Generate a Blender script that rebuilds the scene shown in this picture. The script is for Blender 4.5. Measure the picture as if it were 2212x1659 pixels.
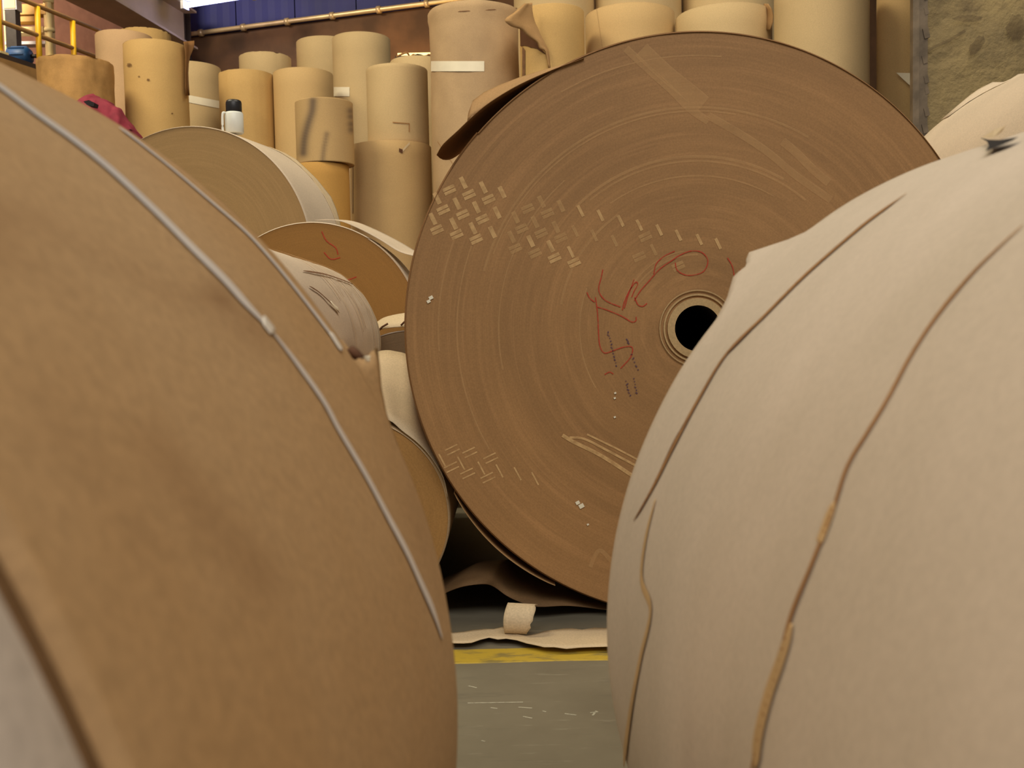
import bpy, bmesh, math, random
from mathutils import Vector, Matrix, noise as mnoise

scene = bpy.context.scene
for o in list(bpy.data.objects):
    bpy.data.objects.remove(o)
COL = scene.collection
rnd = random.Random(7)
PI = math.pi

# ------------------------------------------------------------------ camera
W, H, F = 2212.0, 1659.0, 2150.0
CAM = Vector((0, 0, 0.66))
_p, _r = math.radians(3.3), math.radians(1.2)
FW = Vector((0, math.cos(_p), -math.sin(_p)))
_u0 = Vector((0, math.sin(_p), math.cos(_p)))
_x0 = Vector((1, 0, 0))
RT = _x0 * math.cos(_r) - _u0 * math.sin(_r)
UP = _u0 * math.cos(_r) + _x0 * math.sin(_r)
cd = bpy.data.cameras.new('camera')
cam = bpy.data.objects.new('camera', cd)
COL.objects.link(cam)
cam.matrix_world = Matrix.Translation(CAM) @ Matrix((RT, UP, -FW)).transposed().to_4x4()
cd.sensor_width = 36.0
cd.lens = 36.0 * F / W
cd.clip_start = 0.01
cd.clip_end = 200
cd.dof.use_dof = True
cd.dof.focus_distance = 2.6
cd.dof.aperture_fstop = 13.0
scene.camera = cam

# ------------------------------------------------------------------ world, lights, exposure
scene.view_settings.view_transform = 'Standard'
scene.view_settings.look = 'None'
scene.view_settings.gamma = 1.0
scene.view_settings.use_curve_mapping = False
scene.view_settings.exposure = -0.12
world = bpy.data.worlds.new('hall_daylight')
scene.world = world
world.use_nodes = True
world.node_tree.nodes['Background'].inputs[0].default_value = (1.0, 0.94, 0.88, 1)
world.node_tree.nodes['Background'].inputs[1].default_value = 0.24


def area(name, loc, target, size, energy, col):
    l = bpy.data.lights.new(name, 'AREA')
    l.shape = 'RECTANGLE'
    l.size, l.size_y = size
    l.energy = energy
    l.color = col
    o = bpy.data.objects.new(name, l)
    COL.objects.link(o)
    o.location = loc
    o.rotation_euler = (Vector(target) - Vector(loc)).to_track_quat('-Z', 'Y').to_euler()
    return o


area('front_fill_light', (0.8, -4.5, 7.0), (0.4, 2.0, 0.5), (8, 4), 520, (1.0, 0.95, 0.90))  # unseen fill added behind the camera to brighten the roll faces
area('roof_light_hall_left', (-6.0, 4.0, 9.0), (-2.5, 10.5, 2.0), (5, 2.5), 780, (1.0, 0.87, 0.60))
area('roof_light_hall_right', (2.5, 3.4, 9.0), (1.2, 8.5, 2.2), (5, 2.5), 400, (1.0, 0.88, 0.66))
area('far_fill_light', (-9.5, 16.0, 9.4), (-10.0, 21.0, 5.5), (3, 2), 1500, (1.0, 0.86, 0.60))  # unseen fill added to brighten the railing and platform


# ------------------------------------------------------------------ helpers
def raydir(px, py):
    return FW + RT * ((px - W / 2) / F) - UP * ((py - H / 2) / F)


def at(px, py, Y):
    d = raydir(px, py)
    return CAM + d * (Y / d.y)


def at_z(px, py, z):
    d = raydir(px, py)
    return CAM + d * ((z - CAM.z) / d.z)


def on_cyl(px, py, C, a, R):
    """first hit of the sight line with a cylinder about axis (C, a)"""
    d = raydir(px, py)
    w = CAM - C
    dp = d - a * d.dot(a)
    wp = w - a * w.dot(a)
    A, B, Cc = dp.dot(dp), 2 * dp.dot(wp), wp.dot(wp) - R * R
    disc = B * B - 4 * A * Cc
    if disc < 0:
        return None
    t = (-B - math.sqrt(disc)) / (2 * A)
    P = CAM + d * t
    ax = C + a * (P - C).dot(a)
    return P, (P - ax).normalized()


def mesh_obj(name, verts, faces, m, parent=None, smooth=False, matinv=None):
    me = bpy.data.meshes.new(name)
    me.from_pydata([tuple(v) for v in verts], [], faces)
    if smooth:
        for p in me.polygons:
            p.use_smooth = True
    me.materials.append(m)
    me.update()
    o = bpy.data.objects.new(name, me)
    COL.objects.link(o)
    if parent is not None:
        o.parent = parent
    return o


def to_local(root, pts):
    mi = root['_mi'] if '_mi' in root else None
    inv = ROOTS[root.name]
    return [inv @ Vector(p) for p in pts]


ROOTS = {}


def thing(name, label, cat, loc=(0, 0, 0), rot=(0, 0, 0), group=None):
    o = bpy.data.objects.new(name, None)
    COL.objects.link(o)
    o.empty_display_size = 0.05
    o.location = loc
    o.rotation_euler = rot
    tag(o, label, cat, group)
    from mathutils import Euler
    ROOTS[o.name] = (Matrix.Translation(Vector(loc)) @ Euler(rot).to_matrix().to_4x4()).inverted()
    return o


def tag(o, label, cat, group=None):
    o['label'] = label
    o['category'] = cat
    if group:
        o['group'] = group
    return o


def struct(o):
    o['kind'] = 'structure'
    return o


def box_data(x0, x1, y0, y1, z0, z1):
    v = [(x0, y0, z0), (x1, y0, z0), (x1, y1, z0), (x0, y1, z0), (x0, y0, z1), (x1, y0, z1), (x1, y1, z1), (x0, y1, z1)]
    f = [(0, 3, 2, 1), (4, 5, 6, 7), (0, 1, 5, 4), (1, 2, 6, 5), (2, 3, 7, 6), (3, 0, 4, 7)]
    return v, f


def obox(c, ax, ay, az):
    """box from centre and three half-axis vectors"""
    c, ax, ay, az = Vector(c), Vector(ax), Vector(ay), Vector(az)
    v = []
    for s in (-1, 1):
        for (i, j) in ((-1, -1), (1, -1), (1, 1), (-1, 1)):
            v.append(c + ax * i + ay * j + az * s)
    f = [(0, 3, 2, 1), (4, 5, 6, 7), (0, 1, 5, 4), (1, 2, 6, 5), (2, 3, 7, 6), (3, 0, 4, 7)]
    return v, f


def tube_data(pts, r, n=10, cap=True):
    pts = [Vector(p) for p in pts]
    v, f = [], []
    up = Vector((0, 0, 1))
    for i, p in enumerate(pts):
        t = (pts[min(i + 1, len(pts) - 1)] - pts[max(i - 1, 0)]).normalized()
        s = t.cross(up)
        if s.length < 1e-3:
            s = t.cross(Vector((1, 0, 0)))
        s.normalize()
        q = s.cross(t)
        rr = r[i] if isinstance(r, (list, tuple)) else r
        for k in range(n):
            a = 2 * PI * k / n
            v.append(p + s * (rr * math.cos(a)) + q * (rr * math.sin(a)))
    for i in range(len(pts) - 1):
        for k in range(n):
            k2 = (k + 1) % n
            f.append((i * n + k, i * n + k2, (i + 1) * n + k2, (i + 1) * n + k))
    if cap:
        f.append(tuple(range(n - 1, -1, -1)))
        b = (len(pts) - 1) * n
        f.append(tuple(b + k for k in range(n)))
    return v, f


def join(*data):
    V, Fc = [], []
    for v, f in data:
        b = len(V)
        V += list(v)
        Fc += [tuple(b + i for i in q) for q in f]
    return V, Fc


def ribbon_data(pts, nrm, widths, t=0.0008, lift=0.0004, side=None):
    """flat band along pts on a surface with normals nrm; slightly proud with bevelled edges"""
    v, f = [], []
    n = len(pts)
    for i in range(n):
        tg = (Vector(pts[min(i + 1, n - 1)]) - Vector(pts[max(i - 1, 0)])).normalized()
        nn = Vector(nrm[i])
        s = tg.cross(nn).normalized() if side is None else Vector(side)
        w = widths[i] if isinstance(widths, (list, tuple)) else widths
        p = Vector(pts[i])
        v += [p - s * (w * .5) + nn * lift, p - s * (w * .38) + nn * (lift + t), p + s * (w * .38) + nn * (lift + t), p + s * (w * .5) + nn * lift]
    for i in range(n - 1):
        for k in range(3):
            a = i * 4 + k
            f.append((a, a + 1, a + 5, a + 4))
    f.append((3, 2, 1, 0))
    b = (n - 1) * 4
    f.append((b, b + 1, b + 2, b + 3))
    return v, f


def resample(pts, step):
    out = [Vector(pts[0])]
    for a, b in zip(pts[:-1], pts[1:]):
        a, b = Vector(a), Vector(b)
        n = max(1, int((b - a).length / step))
        for k in range(1, n + 1):
            out.append(a.lerp(b, k / n))
    return out


def smooth_path(pts, n=6):
    """Catmull-Rom through 2D/3D points"""
    P = [Vector(p) for p in pts]
    out = []
    for i in range(len(P) - 1):
        p0, p1, p2, p3 = P[max(i - 1, 0)], P[i], P[i + 1], P[min(i + 2, len(P) - 1)]
        for k in range(n):
            t = k / n
            out.append(.5 * ((2 * p1) + (p2 - p0) * t + (2 * p0 - 5 * p1 + 4 * p2 - p3) * t * t + (3 * p1 - p0 - 3 * p2 + p3) * t ** 3))
    out.append(P[-1])
    return out


def interp(x, xs, ys):
    if x <= xs[0]:
        return ys[0]
    for a, b, c, d in zip(xs[:-1], xs[1:], ys[:-1], ys[1:]):
        if x <= b:
            return c + (d - c) * (x - a) / (b - a)
    return ys[-1]


# ------------------------------------------------------------------ materials
def srgb(r, g, b):
    def c(x):
        x /= 255.0
        return x / 12.92 if x <= .04045 else ((x + .055) / 1.055) ** 2.4
    return (c(r), c(g), c(b), 1)


class NT:
    def __init__(self, name):
        self.m = bpy.data.materials.new(name)
        self.m.use_nodes = True
        self.t = self.m.node_tree
        self.b = self.t.nodes['Principled BSDF']
        self.tc = None

    def n(self, typ, **kw):
        o = self.t.nodes.new(typ)
        for k, v in kw.items():
            setattr(o, k, v)
        return o

    def l(self, a, b):
        self.t.links.new(a, b)

    def obj(self):
        if self.tc is None:
            self.tc = self.n('ShaderNodeTexCoord')
        return self.tc.outputs['Object']

    def noise(self, scale, detail=3, vec=None, rough=.5, dist=0.0):
        o = self.n('ShaderNodeTexNoise')
        o.inputs['Scale'].default_value = scale
        o.inputs['Detail'].default_value = detail
        o.inputs['Roughness'].default_value = rough
        o.inputs['Distortion'].default_value = dist
        self.l(vec if vec is not None else self.obj(), o.inputs['Vector'])
        return o.outputs['Fac']

    def remap(self, v, a, b, c, d):
        o = self.n('ShaderNodeMapRange')
        self.l(v, o.inputs[0])
        for i, x in zip((1, 2, 3, 4), (a, b, c, d)):
            o.inputs[i].default_value = x
        return o.outputs[0]

    def math(self, op, a, b=None):
        o = self.n('ShaderNodeMath', operation=op)
        for i, x in enumerate((a, b)):
            if x is None:
                continue
            if isinstance(x, (int, float)):
                o.inputs[i].default_value = x
            else:
                self.l(x, o.inputs[i])
        return o.outputs[0]

    def mix(self, fac, a, b, mode='MIX'):
        o = self.n('ShaderNodeMix', data_type='RGBA', blend_type=mode)
        for i, x in ((0, fac), (6, a), (7, b)):
            if isinstance(x, (int, float)):
                o.inputs[i].default_value = x
            elif isinstance(x, tuple):
                o.inputs[i].default_value = x
            else:
                self.l(x, o.inputs[i])
        return o.outputs[2]

    def scalevec(self, s):
        o = self.n('ShaderNodeMapping')
        o.inputs['Scale'].default_value = s
        self.l(self.obj(), o.inputs[0])
        return o.outputs[0]

    def bump(self, h, strength=.2, dist=.002):
        o = self.n('ShaderNodeBump')
        o.inputs['Strength'].default_value = strength
        o.inputs['Distance'].default_value = dist
        self.l(h, o.inputs['Height'])
        self.l(o.outputs[0], self.b.inputs['Normal'])

    def color(self, c):
        if isinstance(c, tuple):
            self.b.inputs['Base Color'].default_value = c
        else:
            self.l(c, self.b.inputs['Base Color'])

    def rough(self, r):
        self.b.inputs['Roughness'].default_value = r


def darker(c, k):
    return (c[0] * k, c[1] * k, c[2] * k, 1)


def paper(name, col, var=.78, tint=None, scale=2.2, speck=.10, rough=.72, stretch=(1, 1, 1), attr=None, attr_col=None, bump=.05):
    t = NT(name)
    v = t.scalevec(stretch)
    f = t.remap(t.noise(scale, 5, v, .55), .38, .68, 0, 1)
    c = t.mix(f, col, tint if tint else darker(col, var))
    sp = t.remap(t.noise(230, 2), .3, .7, 1 - speck, 1 + speck)
    g = t.n('ShaderNodeCombineColor')
    for i in range(3):
        t.l(sp, g.inputs[i])
    c = t.mix(1.0, c, g.outputs[0], 'MULTIPLY')
    if attr:
        at_ = t.n('ShaderNodeAttribute', attribute_name=attr)
        c = t.mix(at_.outputs['Fac'], c, attr_col)
    t.color(c)
    t.rough(rough)
    t.b.inputs['Specular IOR Level'].default_value = .25
    t.bump(t.noise(70, 4, v), bump, .002)
    return t.m


def facemat(name, col, light=1.35, dark=.78, rscale=1.0, smear=None):
    """wound end of a roll: rings follow the distance from the axis (local y)"""
    t = NT(name)
    s = t.n('ShaderNodeSeparateXYZ')
    t.l(t.obj(), s.inputs[0])
    x, z = s.outputs[0], s.outputs[2]
    r = t.math('SQRT', t.math('ADD', t.math('MULTIPLY', x, x), t.math('MULTIPLY', z, z)))
    ct = t.math('DIVIDE', x, r)
    st = t.math('DIVIDE', z, r)

    def rings(k, a, det):
        cb = t.n('ShaderNodeCombineXYZ')
        t.l(t.math('MULTIPLY', r, k), cb.inputs[0])
        t.l(t.math('MULTIPLY', ct, a), cb.inputs[1])
        t.l(t.math('MULTIPLY', st, a), cb.inputs[2])
        return t.noise(1.0, det, cb.outputs[0], .6)
    f1 = t.remap(rings(9 * rscale, .9, 4), .33, .67, 0, 1)
    f2 = t.remap(rings(70 * rscale, 1.1, 3), .50, .80, 0, .75)
    f3 = t.remap(rings(420 * rscale, 2.2, 2), .35, .7, .95, 1.05)
    f4 = t.remap(t.noise(3.2, 4), .35, .7, 0, .55)
    c = t.mix(f1, darker(col, dark), col)
    c = t.mix(f2, c, (min(col[0] * light, 1), min(col[1] * light, 1), min(col[2] * light * 1.05, 1), 1))
    c = t.mix(f4, c, darker(col, dark * 1.05))
    sp = t.math('MULTIPLY', f3, t.remap(t.noise(260, 2), .3, .7, .92, 1.08))
    g = t.n('ShaderNodeCombineColor')
    for i in range(3):
        t.l(sp, g.inputs[i])
    c = t.mix(1.0, c, g.outputs[0], 'MULTIPLY')
    t.color(c)
    t.rough(.62)
    t.b.inputs['Specular IOR Level'].default_value = .35
    t.bump(rings(260 * rscale, 1.5, 2), .05, .0006)
    return t.m


def plain(name, col, rough=.6, metal=0.0, var=.85, scale=8, bump=0.0):
    t = NT(name)
    c = t.mix(t.remap(t.noise(scale, 4), .35, .65, 0, 1), col, darker(col, var))
    t.color(c)
    t.rough(rough)
    t.b.inputs['Metallic'].default_value = metal
    if bump:
        t.bump(t.noise(scale * 4, 4), bump, .004)
    return t.m


def scuff(name, col, amax=.7, scale=60, stretch=(1, 1, 1)):
    t = NT(name)
    t.color(col)
    t.rough(.8)
    a = t.remap(t.noise(scale, 3, t.scalevec(stretch)), .28, .58, amax * .5, amax)
    t.l(a, t.b.inputs['Alpha'])
    return t.m


def emit(name, col, s):
    t = NT(name)
    t.color((.9, .9, .9, 1))
    t.b.inputs['Emission Color'].default_value = col
    t.b.inputs['Emission Strength'].default_value = s
    return t.m


M = {}
M['kraft_near'] = paper('kraft_near', srgb(174, 142, 102), tint=srgb(166, 130, 86), scale=3.0, attr='stain', attr_col=srgb(120, 84, 50))
M['white_near'] = paper('white_near', srgb(214, 199, 180), tint=srgb(202, 188, 168), scale=4.0, speck=.04, bump=.005, stretch=(1, 1.8, 1))
M['white_far'] = paper('white_far', srgb(214, 196, 172), var=.88, scale=3)
M['grey_near'] = paper('grey_near', srgb(196, 184, 172), var=.9, scale=3)
M['kraft'] = paper('kraft', srgb(200, 168, 118), var=.88, scale=1.8)
M['kraft_yellow'] = paper('kraft_yellow', srgb(200, 164, 106), var=.88, scale=1.8)
M['kraft_pink'] = paper('kraft_pink', srgb(204, 168, 128), var=.9, scale=1.8)
M['kraft_pale'] = paper('kraft_pale', srgb(200, 174, 130), var=.9, scale=1.8)
M['kraft_orange'] = paper('kraft_orange', srgb(196, 150, 80), var=.9, scale=1.8)
M['kraft_crumple'] = paper('kraft_crumple', srgb(188, 144, 88), var=.7, scale=5, bump=.6)
M['kraft_grey'] = paper('kraft_grey', srgb(192, 160, 112), var=.9, scale=2, attr='stain', attr_col=srgb(110, 92, 74))
M['kraft_tall'] = paper('kraft_tall', srgb(192, 162, 124), tint=srgb(174, 146, 112), scale=2.4, bump=.3)
M['kraft_sheet'] = paper('kraft_sheet', srgb(176, 138, 92), var=.85, scale=5)
M['kraft_dark'] = paper('kraft_dark', srgb(138, 98, 58), var=.8, scale=5)
M['cream_sheet'] = paper('cream_sheet', srgb(212, 190, 154), var=.88, scale=6, bump=.08)
M['face_big'] = facemat('face_big', srgb(176, 132, 82), light=1.22, dark=.76)
M['face_a'] = facemat('face_a', srgb(172, 138, 90), light=1.2, dark=.88)
M['face_b'] = facemat('face_b', srgb(168, 120, 56), light=1.08, dark=.92)
M['face_e'] = facemat('face_e', srgb(172, 128, 70), light=1.1, dark=.9)
M['face_k'] = facemat('face_k', srgb(176, 134, 88), light=1.2, dark=.85)
M['face_d'] = facemat('face_d', srgb(136, 110, 76), light=1.15, dark=.85)
M['core'] = paper('core', srgb(200, 168, 118), var=.85, scale=12)
M['core_bore_shade'] = plain('core_bore_shade', srgb(40, 28, 22), .9)  # unlit inside of the cores: shade put into the colour
M['strap'] = plain('strap', srgb(214, 206, 198), .4, var=.86, scale=14)
M['strap_clip'] = plain('strap_clip', srgb(216, 206, 190), .4)
M['tape'] = plain('tape', srgb(240, 230, 206), .6, var=.92)
M['layer_edge'] = plain('layer_edge', srgb(170, 124, 74), .8, var=.75, scale=25)
M['layer_edge_pale'] = plain('layer_edge_pale', srgb(206, 172, 122), .8, var=.85, scale=25)
M['scuff'] = scuff('scuff', srgb(234, 192, 130), .75, 60)
M['scuff_mid'] = scuff('scuff_mid', srgb(230, 188, 126), .42, 60)
M['scuff_soft'] = scuff('scuff_soft', srgb(236, 192, 130), .26, 22)
M['floor_scratch'] = scuff('floor_scratch', srgb(196, 192, 170), .7, 120)
M['red_ink'] = scuff('red_ink', srgb(196, 62, 40), .9, 160)
M['blue_ink'] = scuff('blue_ink', srgb(78, 56, 84), .75, 160)
M['fleck'] = plain('fleck', srgb(250, 240, 210), .6)
M['hole_dark'] = plain('hole_dark', srgb(26, 20, 18), .95)
M['stain_brown'] = scuff('stain_brown', srgb(104, 70, 36), .75, 20)
M['damp_stain'] = scuff('damp_stain', srgb(84, 66, 44), .5, 9)
M['tear_dark'] = plain('tear_dark', srgb(96, 60, 34), .9)

# floor
t = NT('floor_concrete')
c = t.mix(t.remap(t.noise(1.7, 6, None, .6), .36, .66, 0, 1), srgb(126, 119, 100), srgb(104, 97, 80))
c = t.mix(t.remap(t.noise(22, 5, t.scalevec((.4, 3, 1)), .6), .62, .80, 0, .5), c, srgb(176, 172, 150))
c = t.mix(t.remap(t.noise(9, 5, t.scalevec((.5, 2, 1)), .6), .58, .74, 0, .6), c, srgb(86, 82, 72))
t.color(c)
t.b.inputs['Roughness'].default_value = .5
t.bump(t.noise(60, 5), .12, .002)
M['floor'] = t.m
t = NT('yellow_paint')
c = t.mix(t.remap(t.noise(26, 6, t.scalevec((.5, 1.4, 1)), .65), .50, .64, 0, .8), srgb(184, 156, 50), srgb(120, 108, 66))
t.color(c)
t.rough(.55)
M['yellow_paint'] = t.m
# concrete wall: mossy, stained
t = NT('mossy_concrete')
c = t.mix(t.remap(t.noise(1.6, 6, None, .6), .36, .62, 0, 1), srgb(160, 140, 96), srgb(128, 112, 80))
c = t.mix(t.remap(t.noise(3.2, 5, None, .6, .6), .54, .74, 0, .7), c, srgb(92, 76, 54))
c = t.mix(t.remap(t.noise(30, 4), .4, .7, 0, .4), c, srgb(150, 130, 88))
t.color(c)
t.rough(.9)
t.bump(t.noise(14, 6, None, .6), .6, .03)
M['concrete'] = t.m
M['post_steel'] = plain('post_steel', srgb(128, 112, 92), .6, .3, .6, 9, .3)
M['brick_brown'] = plain('brick_brown', srgb(92, 64, 42), .9, 0, .5, 1.3, .3)
M['cladding_lit_blue'] = plain('cladding_lit_blue', srgb(18, 24, 92), .7, 0, .7, .8)  # blue light of the tube lamp is put into this colour
M['brick_pink'] = plain('brick_pink', srgb(160, 112, 96), .9, 0, .8, 4, .3)
M['roof_dark'] = plain('roof_dark', srgb(70, 58, 50), .9, 0, .8, 1)
M['beam_grey'] = plain('beam_grey', srgb(196, 178, 156), .8, 0, .85, 2)
M['beam_dark'] = plain('beam_dark', srgb(64, 48, 40), .8, 0, .7, 2)
M['conduit'] = plain('conduit', srgb(206, 180, 140), .4, .4, .8, 3)
M['rail_yellow'] = plain('rail_yellow', srgb(244, 190, 30), .5, 0, .9, 5)
M['rail_brown'] = plain('rail_brown', srgb(176, 136, 84), .6, .1, .8, 5)
M['cream_paint'] = plain('cream_paint', srgb(232, 212, 158), .6, 0, .9, 3)
M['motor_blue'] = plain('motor_blue', srgb(34, 84, 140), .5, .1, .7, 6)
M['dark_metal'] = plain('dark_metal', srgb(60, 56, 56), .5, .5, .7, 6)
M['thermos_white'] = plain('thermos_white', srgb(230, 232, 224), .35, 0, .97, 6)
M['thermos_black'] = plain('thermos_black', srgb(36, 34, 36), .4, 0, .8, 6)
M['cloth_red'] = plain('cloth_red', srgb(150, 48, 66), .9, 0, .75, 14, .3)
M['cloth_black'] = plain('cloth_black', srgb(40, 34, 38), .9)
M['tube_glow'] = emit('tube_glow', (.50, .52, 1.0, 1), 16)
M['fixture'] = plain('fixture', srgb(210, 210, 220), .5)

# ------------------------------------------------------------------ structure
# building axes are turned about 17 degrees from the line of sight
YAW = math.radians(-17.0)
BD = Vector((math.sin(-YAW), math.cos(-YAW), 0))     # along the hall
BX = Vector((BD.y, -BD.x, 0))                        # across the hall

v, f = [], []
N = 60
for i in range(N + 1):
    for j in range(N + 1):
        x, y = -22 + 44 * i / N, -8 + 44 * j / N
        v.append((x, y, 0))
for i in range(N):
    for j in range(N):
        a = i * (N + 1) + j
        f.append((a, a + N + 1, a + N + 2, a + 1))
floor = struct(mesh_obj('floor', v, f, M['floor']))
# painted line on the floor
y0, y1 = at_z(1140, 1429, 0).y, at_z(1140, 1401, 0).y
v, f = [], []
for i in range(121):
    x = -3 + 6 * i / 120
    w = .004 * mnoise.noise(Vector((x * 6, 0, 0)))
    v += [(x, y0 + w + x * 0.004, .0012), (x, y1 + w * .8 + x * 0.004, .0012), (x, y0 + w - .003, 0), (x, y1 + .003, 0)]
for i in range(120):
    a = i * 4
    f += [(a, a + 4, a + 5, a + 1), (a + 2, a + 6, a + 4, a), (a + 1, a + 5, a + 7, a + 3)]
pl = mesh_obj('painted_line', v, f, M['yellow_paint'], floor)
pl['label'] = 'worn yellow painted line'

# short pale scratches on the floor
sd = []
for (xa, ya, xb, yb) in [(1012, 1482, 1030, 1486), (1010, 1519, 1130, 1517), (1060, 1529, 1075, 1531), (1120, 1528, 1150, 1530), (1172, 1536, 1180, 1538), (1220, 1542, 1245, 1545), (1275, 1540, 1292, 1538), (1280, 1546, 1288, 1536), (1130, 1548, 1150, 1552), (1040, 1600, 1048, 1602)]:
    A_, B_ = at_z(xa, ya, 0), at_z(xb, yb, 0)
    n_ = max(2, int((B_ - A_).length / .01))
    pts_ = [A_.lerp(B_, q / n_) + Vector((0, .003 * mnoise.noise(Vector((q, xa, 0))), 0)) for q in range(n_ + 1)]
    sd.append(ribbon_data(pts_, [Vector((0, 0, 1))] * (n_ + 1), .0035, .0001, .0004))
v, f = join(*sd)
o = mesh_obj('floor_scratch', v, f, M['floor_scratch'], floor)
o['kind'] = 'stuff'

# back wall with brown masonry below and cladding coloured by the tube lamp's blue light above a conduit
zc = 8.2
P1 = at(390, 75, 25.1)
WD = Vector((math.cos(math.radians(18)), -math.sin(math.radians(18)), 0))
WN = Vector((-WD.y, WD.x, 0))       # away from the camera
WP = Vector((P1.x, P1.y, 0)) + WN * .12
cen = WP + WD * 8
v, f = obox(cen + WN * .2 + Vector((0, 0, 3.99)), WD * 13.0, WN * .2, Vector((0, 0, 3.99)))
wall_back = struct(mesh_obj('wall_back', v, f, M['brick_brown']))
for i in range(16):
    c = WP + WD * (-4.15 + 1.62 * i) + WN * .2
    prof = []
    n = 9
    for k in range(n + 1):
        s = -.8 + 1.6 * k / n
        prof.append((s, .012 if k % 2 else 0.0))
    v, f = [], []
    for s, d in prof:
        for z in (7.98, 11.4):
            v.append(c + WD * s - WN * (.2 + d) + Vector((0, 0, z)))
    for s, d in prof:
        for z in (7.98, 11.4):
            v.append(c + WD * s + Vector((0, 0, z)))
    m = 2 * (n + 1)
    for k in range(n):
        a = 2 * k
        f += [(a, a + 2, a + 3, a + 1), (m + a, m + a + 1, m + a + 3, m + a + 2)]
    mesh_obj('cladding_panel', v, f, M['cladding_lit_blue'], wall_back)
cpts = [WP - WN * .14 + WD * s + Vector((0, 0, 8.02)) for s in (-.9, 0, 7, 14, 20)]
root = thing('conduit', 'long pale conduit pipe running across the far wall under the upper cladding', 'pipe', tuple(WP + Vector((0, 0, 8.2))))
v, f = tube_data(cpts, .055, 10)
mesh_obj('pipe', to_local(root, v), f, M['conduit'], root, True)
for s in [-.6 + 1.2 * i for i in range(17)]:
    c = WP - WN * .13 + WD * s + Vector((0, 0, 8.02))
    v, f = tube_data([c - WD * .05, c + WD * .05], .085, 10)
    mesh_obj('coupling', to_local(root, v), f, M['conduit'], root, True)

# left wall behind the platform, roof, front of hall left open so world light reaches the roll faces
RB = at(80, 12, 18.0)                # a point of the top rail
LB = Vector((RB.x, RB.y, 0)) - BX * 3.4
v, f = obox(LB - BX * .2 + BD * (-2.4) + Vector((0, 0, 5.7)), BX * .2, BD * 10.0, Vector((0, 0, 5.7)))
wall_left = struct(mesh_obj('wall_left', v, f, M['brick_pink']))
v, f = obox((0, 14, 11.6), (24, 0, 0), (0, 22, 0), (0, 0, .15))
ceiling = struct(mesh_obj('ceiling', v, f, M['roof_dark']))
# concrete wall and its steel edge at the right
wx = at(1988, 140, 6.4).x
v, f = [], []
nx, nz = 40, 60
for i in range(nx + 1):
    for j in range(nz + 1):
        x, z = wx + 4.0 * i / nx, 5.0 * j / nz
        d = .018 * mnoise.noise(Vector((x * 2.3, z * 2.3, 3))) + .01 * mnoise.noise(Vector((x * 7, z * 7, 1)))
        v.append((x, 6.4 + d, z))
for i in range(nx):
    for j in range(nz):
        a = i * (nz + 1) + j
        f.append((a, a + nz + 1, a + nz + 2, a + 1))
b = box_data(wx + .001, wx + 4, 6.43, 6.8, 0, 5.0)
b[0][3] = (wx * 6.8 / 6.4 + .05, 6.8, 0)
b[0][7] = (wx * 6.8 / 6.4 + .05, 6.8, 5.0)
v, f = join((v, f), b)
wall_right = struct(mesh_obj('wall_right', v, f, M['concrete'], None, False))
for (x, y, rx_, ry_, tl) in [(2110, 98, 13, 22, .5), (2090, 40, 30, 8, -.3), (2195, 60, 20, 30, 0)]:
    ring_ = [at(x + rx_ * math.cos(q * .3927) * (1 + .2 * math.sin(q * 1.7)) + tl * ry_ * math.sin(q * .3927), y - ry_ * math.sin(q * .3927) * (1 + .15 * math.cos(q * 2.3)), 6.36) for q in range(16)]
    mesh_obj('damp_stain', ring_, [tuple(range(16))], M['damp_stain'], wall_right)
cr = [at(x, y, 6.365) for x, y in [(1994, 118), (2015, 103), (2040, 92), (2062, 80), (2085, 66)]]
v, f = ribbon_data(smooth_path(cr, 4), [Vector((0, -1, 0))] * 17, .018, .0005, 0)
mesh_obj('crack', v, f, M['damp_stain'], wall_right)
px0 = at(1965, 140, 6.38).x
b1 = box_data(px0, px0 + .040, 6.33, 6.375, 0, 5.0)
b2 = box_data(px0 + .034, wx + .03, 6.36, 6.375, 0, 5.0)
v, f = join(b1, b2)
for j in range(40):          # chipped mortar beads down the inner edge
    z = .15 + j * .12 + rnd.uniform(-.04, .04)
    s = rnd.uniform(.008, .02)
    v2, f2 = obox((wx + .018 + rnd.uniform(-.008, .008), 6.37, z), (s, 0, s * .3), (0, s, 0), (-s * .4, 0, s * 1.8))
    v, f = join((v, f), (v2, f2))
struct(mesh_obj('trim_1', v, f, M['post_steel']))

# wide grey girder under the roof, top left, and the dark corner column
zg = 7.42
pl0, pl1 = at_z(140, 0, zg), at_z(267, 61, zg)
pr0, pr1 = at_z(249, 0, zg), at_z(339, 54, zg)


def along(a, b, Y):
    return a + (b - a) * ((Y - a.y) / (b.y - a.y))


root = thing('roof_girder', 'wide grey girder under the roof beside the yellow railing', 'girder', tuple((pl1 + pr1) / 2))
q = [along(pl0, pl1, 16.0), along(pr0, pr1, 16.0), along(pr0, pr1, 24.2), along(pl0, pl1, 24.2)]
v = q + [p + Vector((0, 0, .05)) for p in q]
f = [(0, 3, 2, 1), (4, 5, 6, 7), (0, 1, 5, 4), (1, 2, 6, 5), (2, 3, 7, 6), (3, 0, 4, 7)]
mesh_obj('flange', to_local(root, v), f, M['beam_grey'], root)
c0, c1 = (q[0] + q[1]) / 2, (q[2] + q[3]) / 2
v, f = obox((c0 + c1) / 2 + Vector((0, 0, .45)), (c1 - c0) / 2, Vector((.05, 0, 0)), Vector((0, 0, .40)))
mesh_obj('web', to_local(root, v), f, M['beam_grey'], root)
v = [p + Vector((0, 0, .85)) for p in q] + [p + Vector((0, 0, .9)) for p in q]
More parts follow.
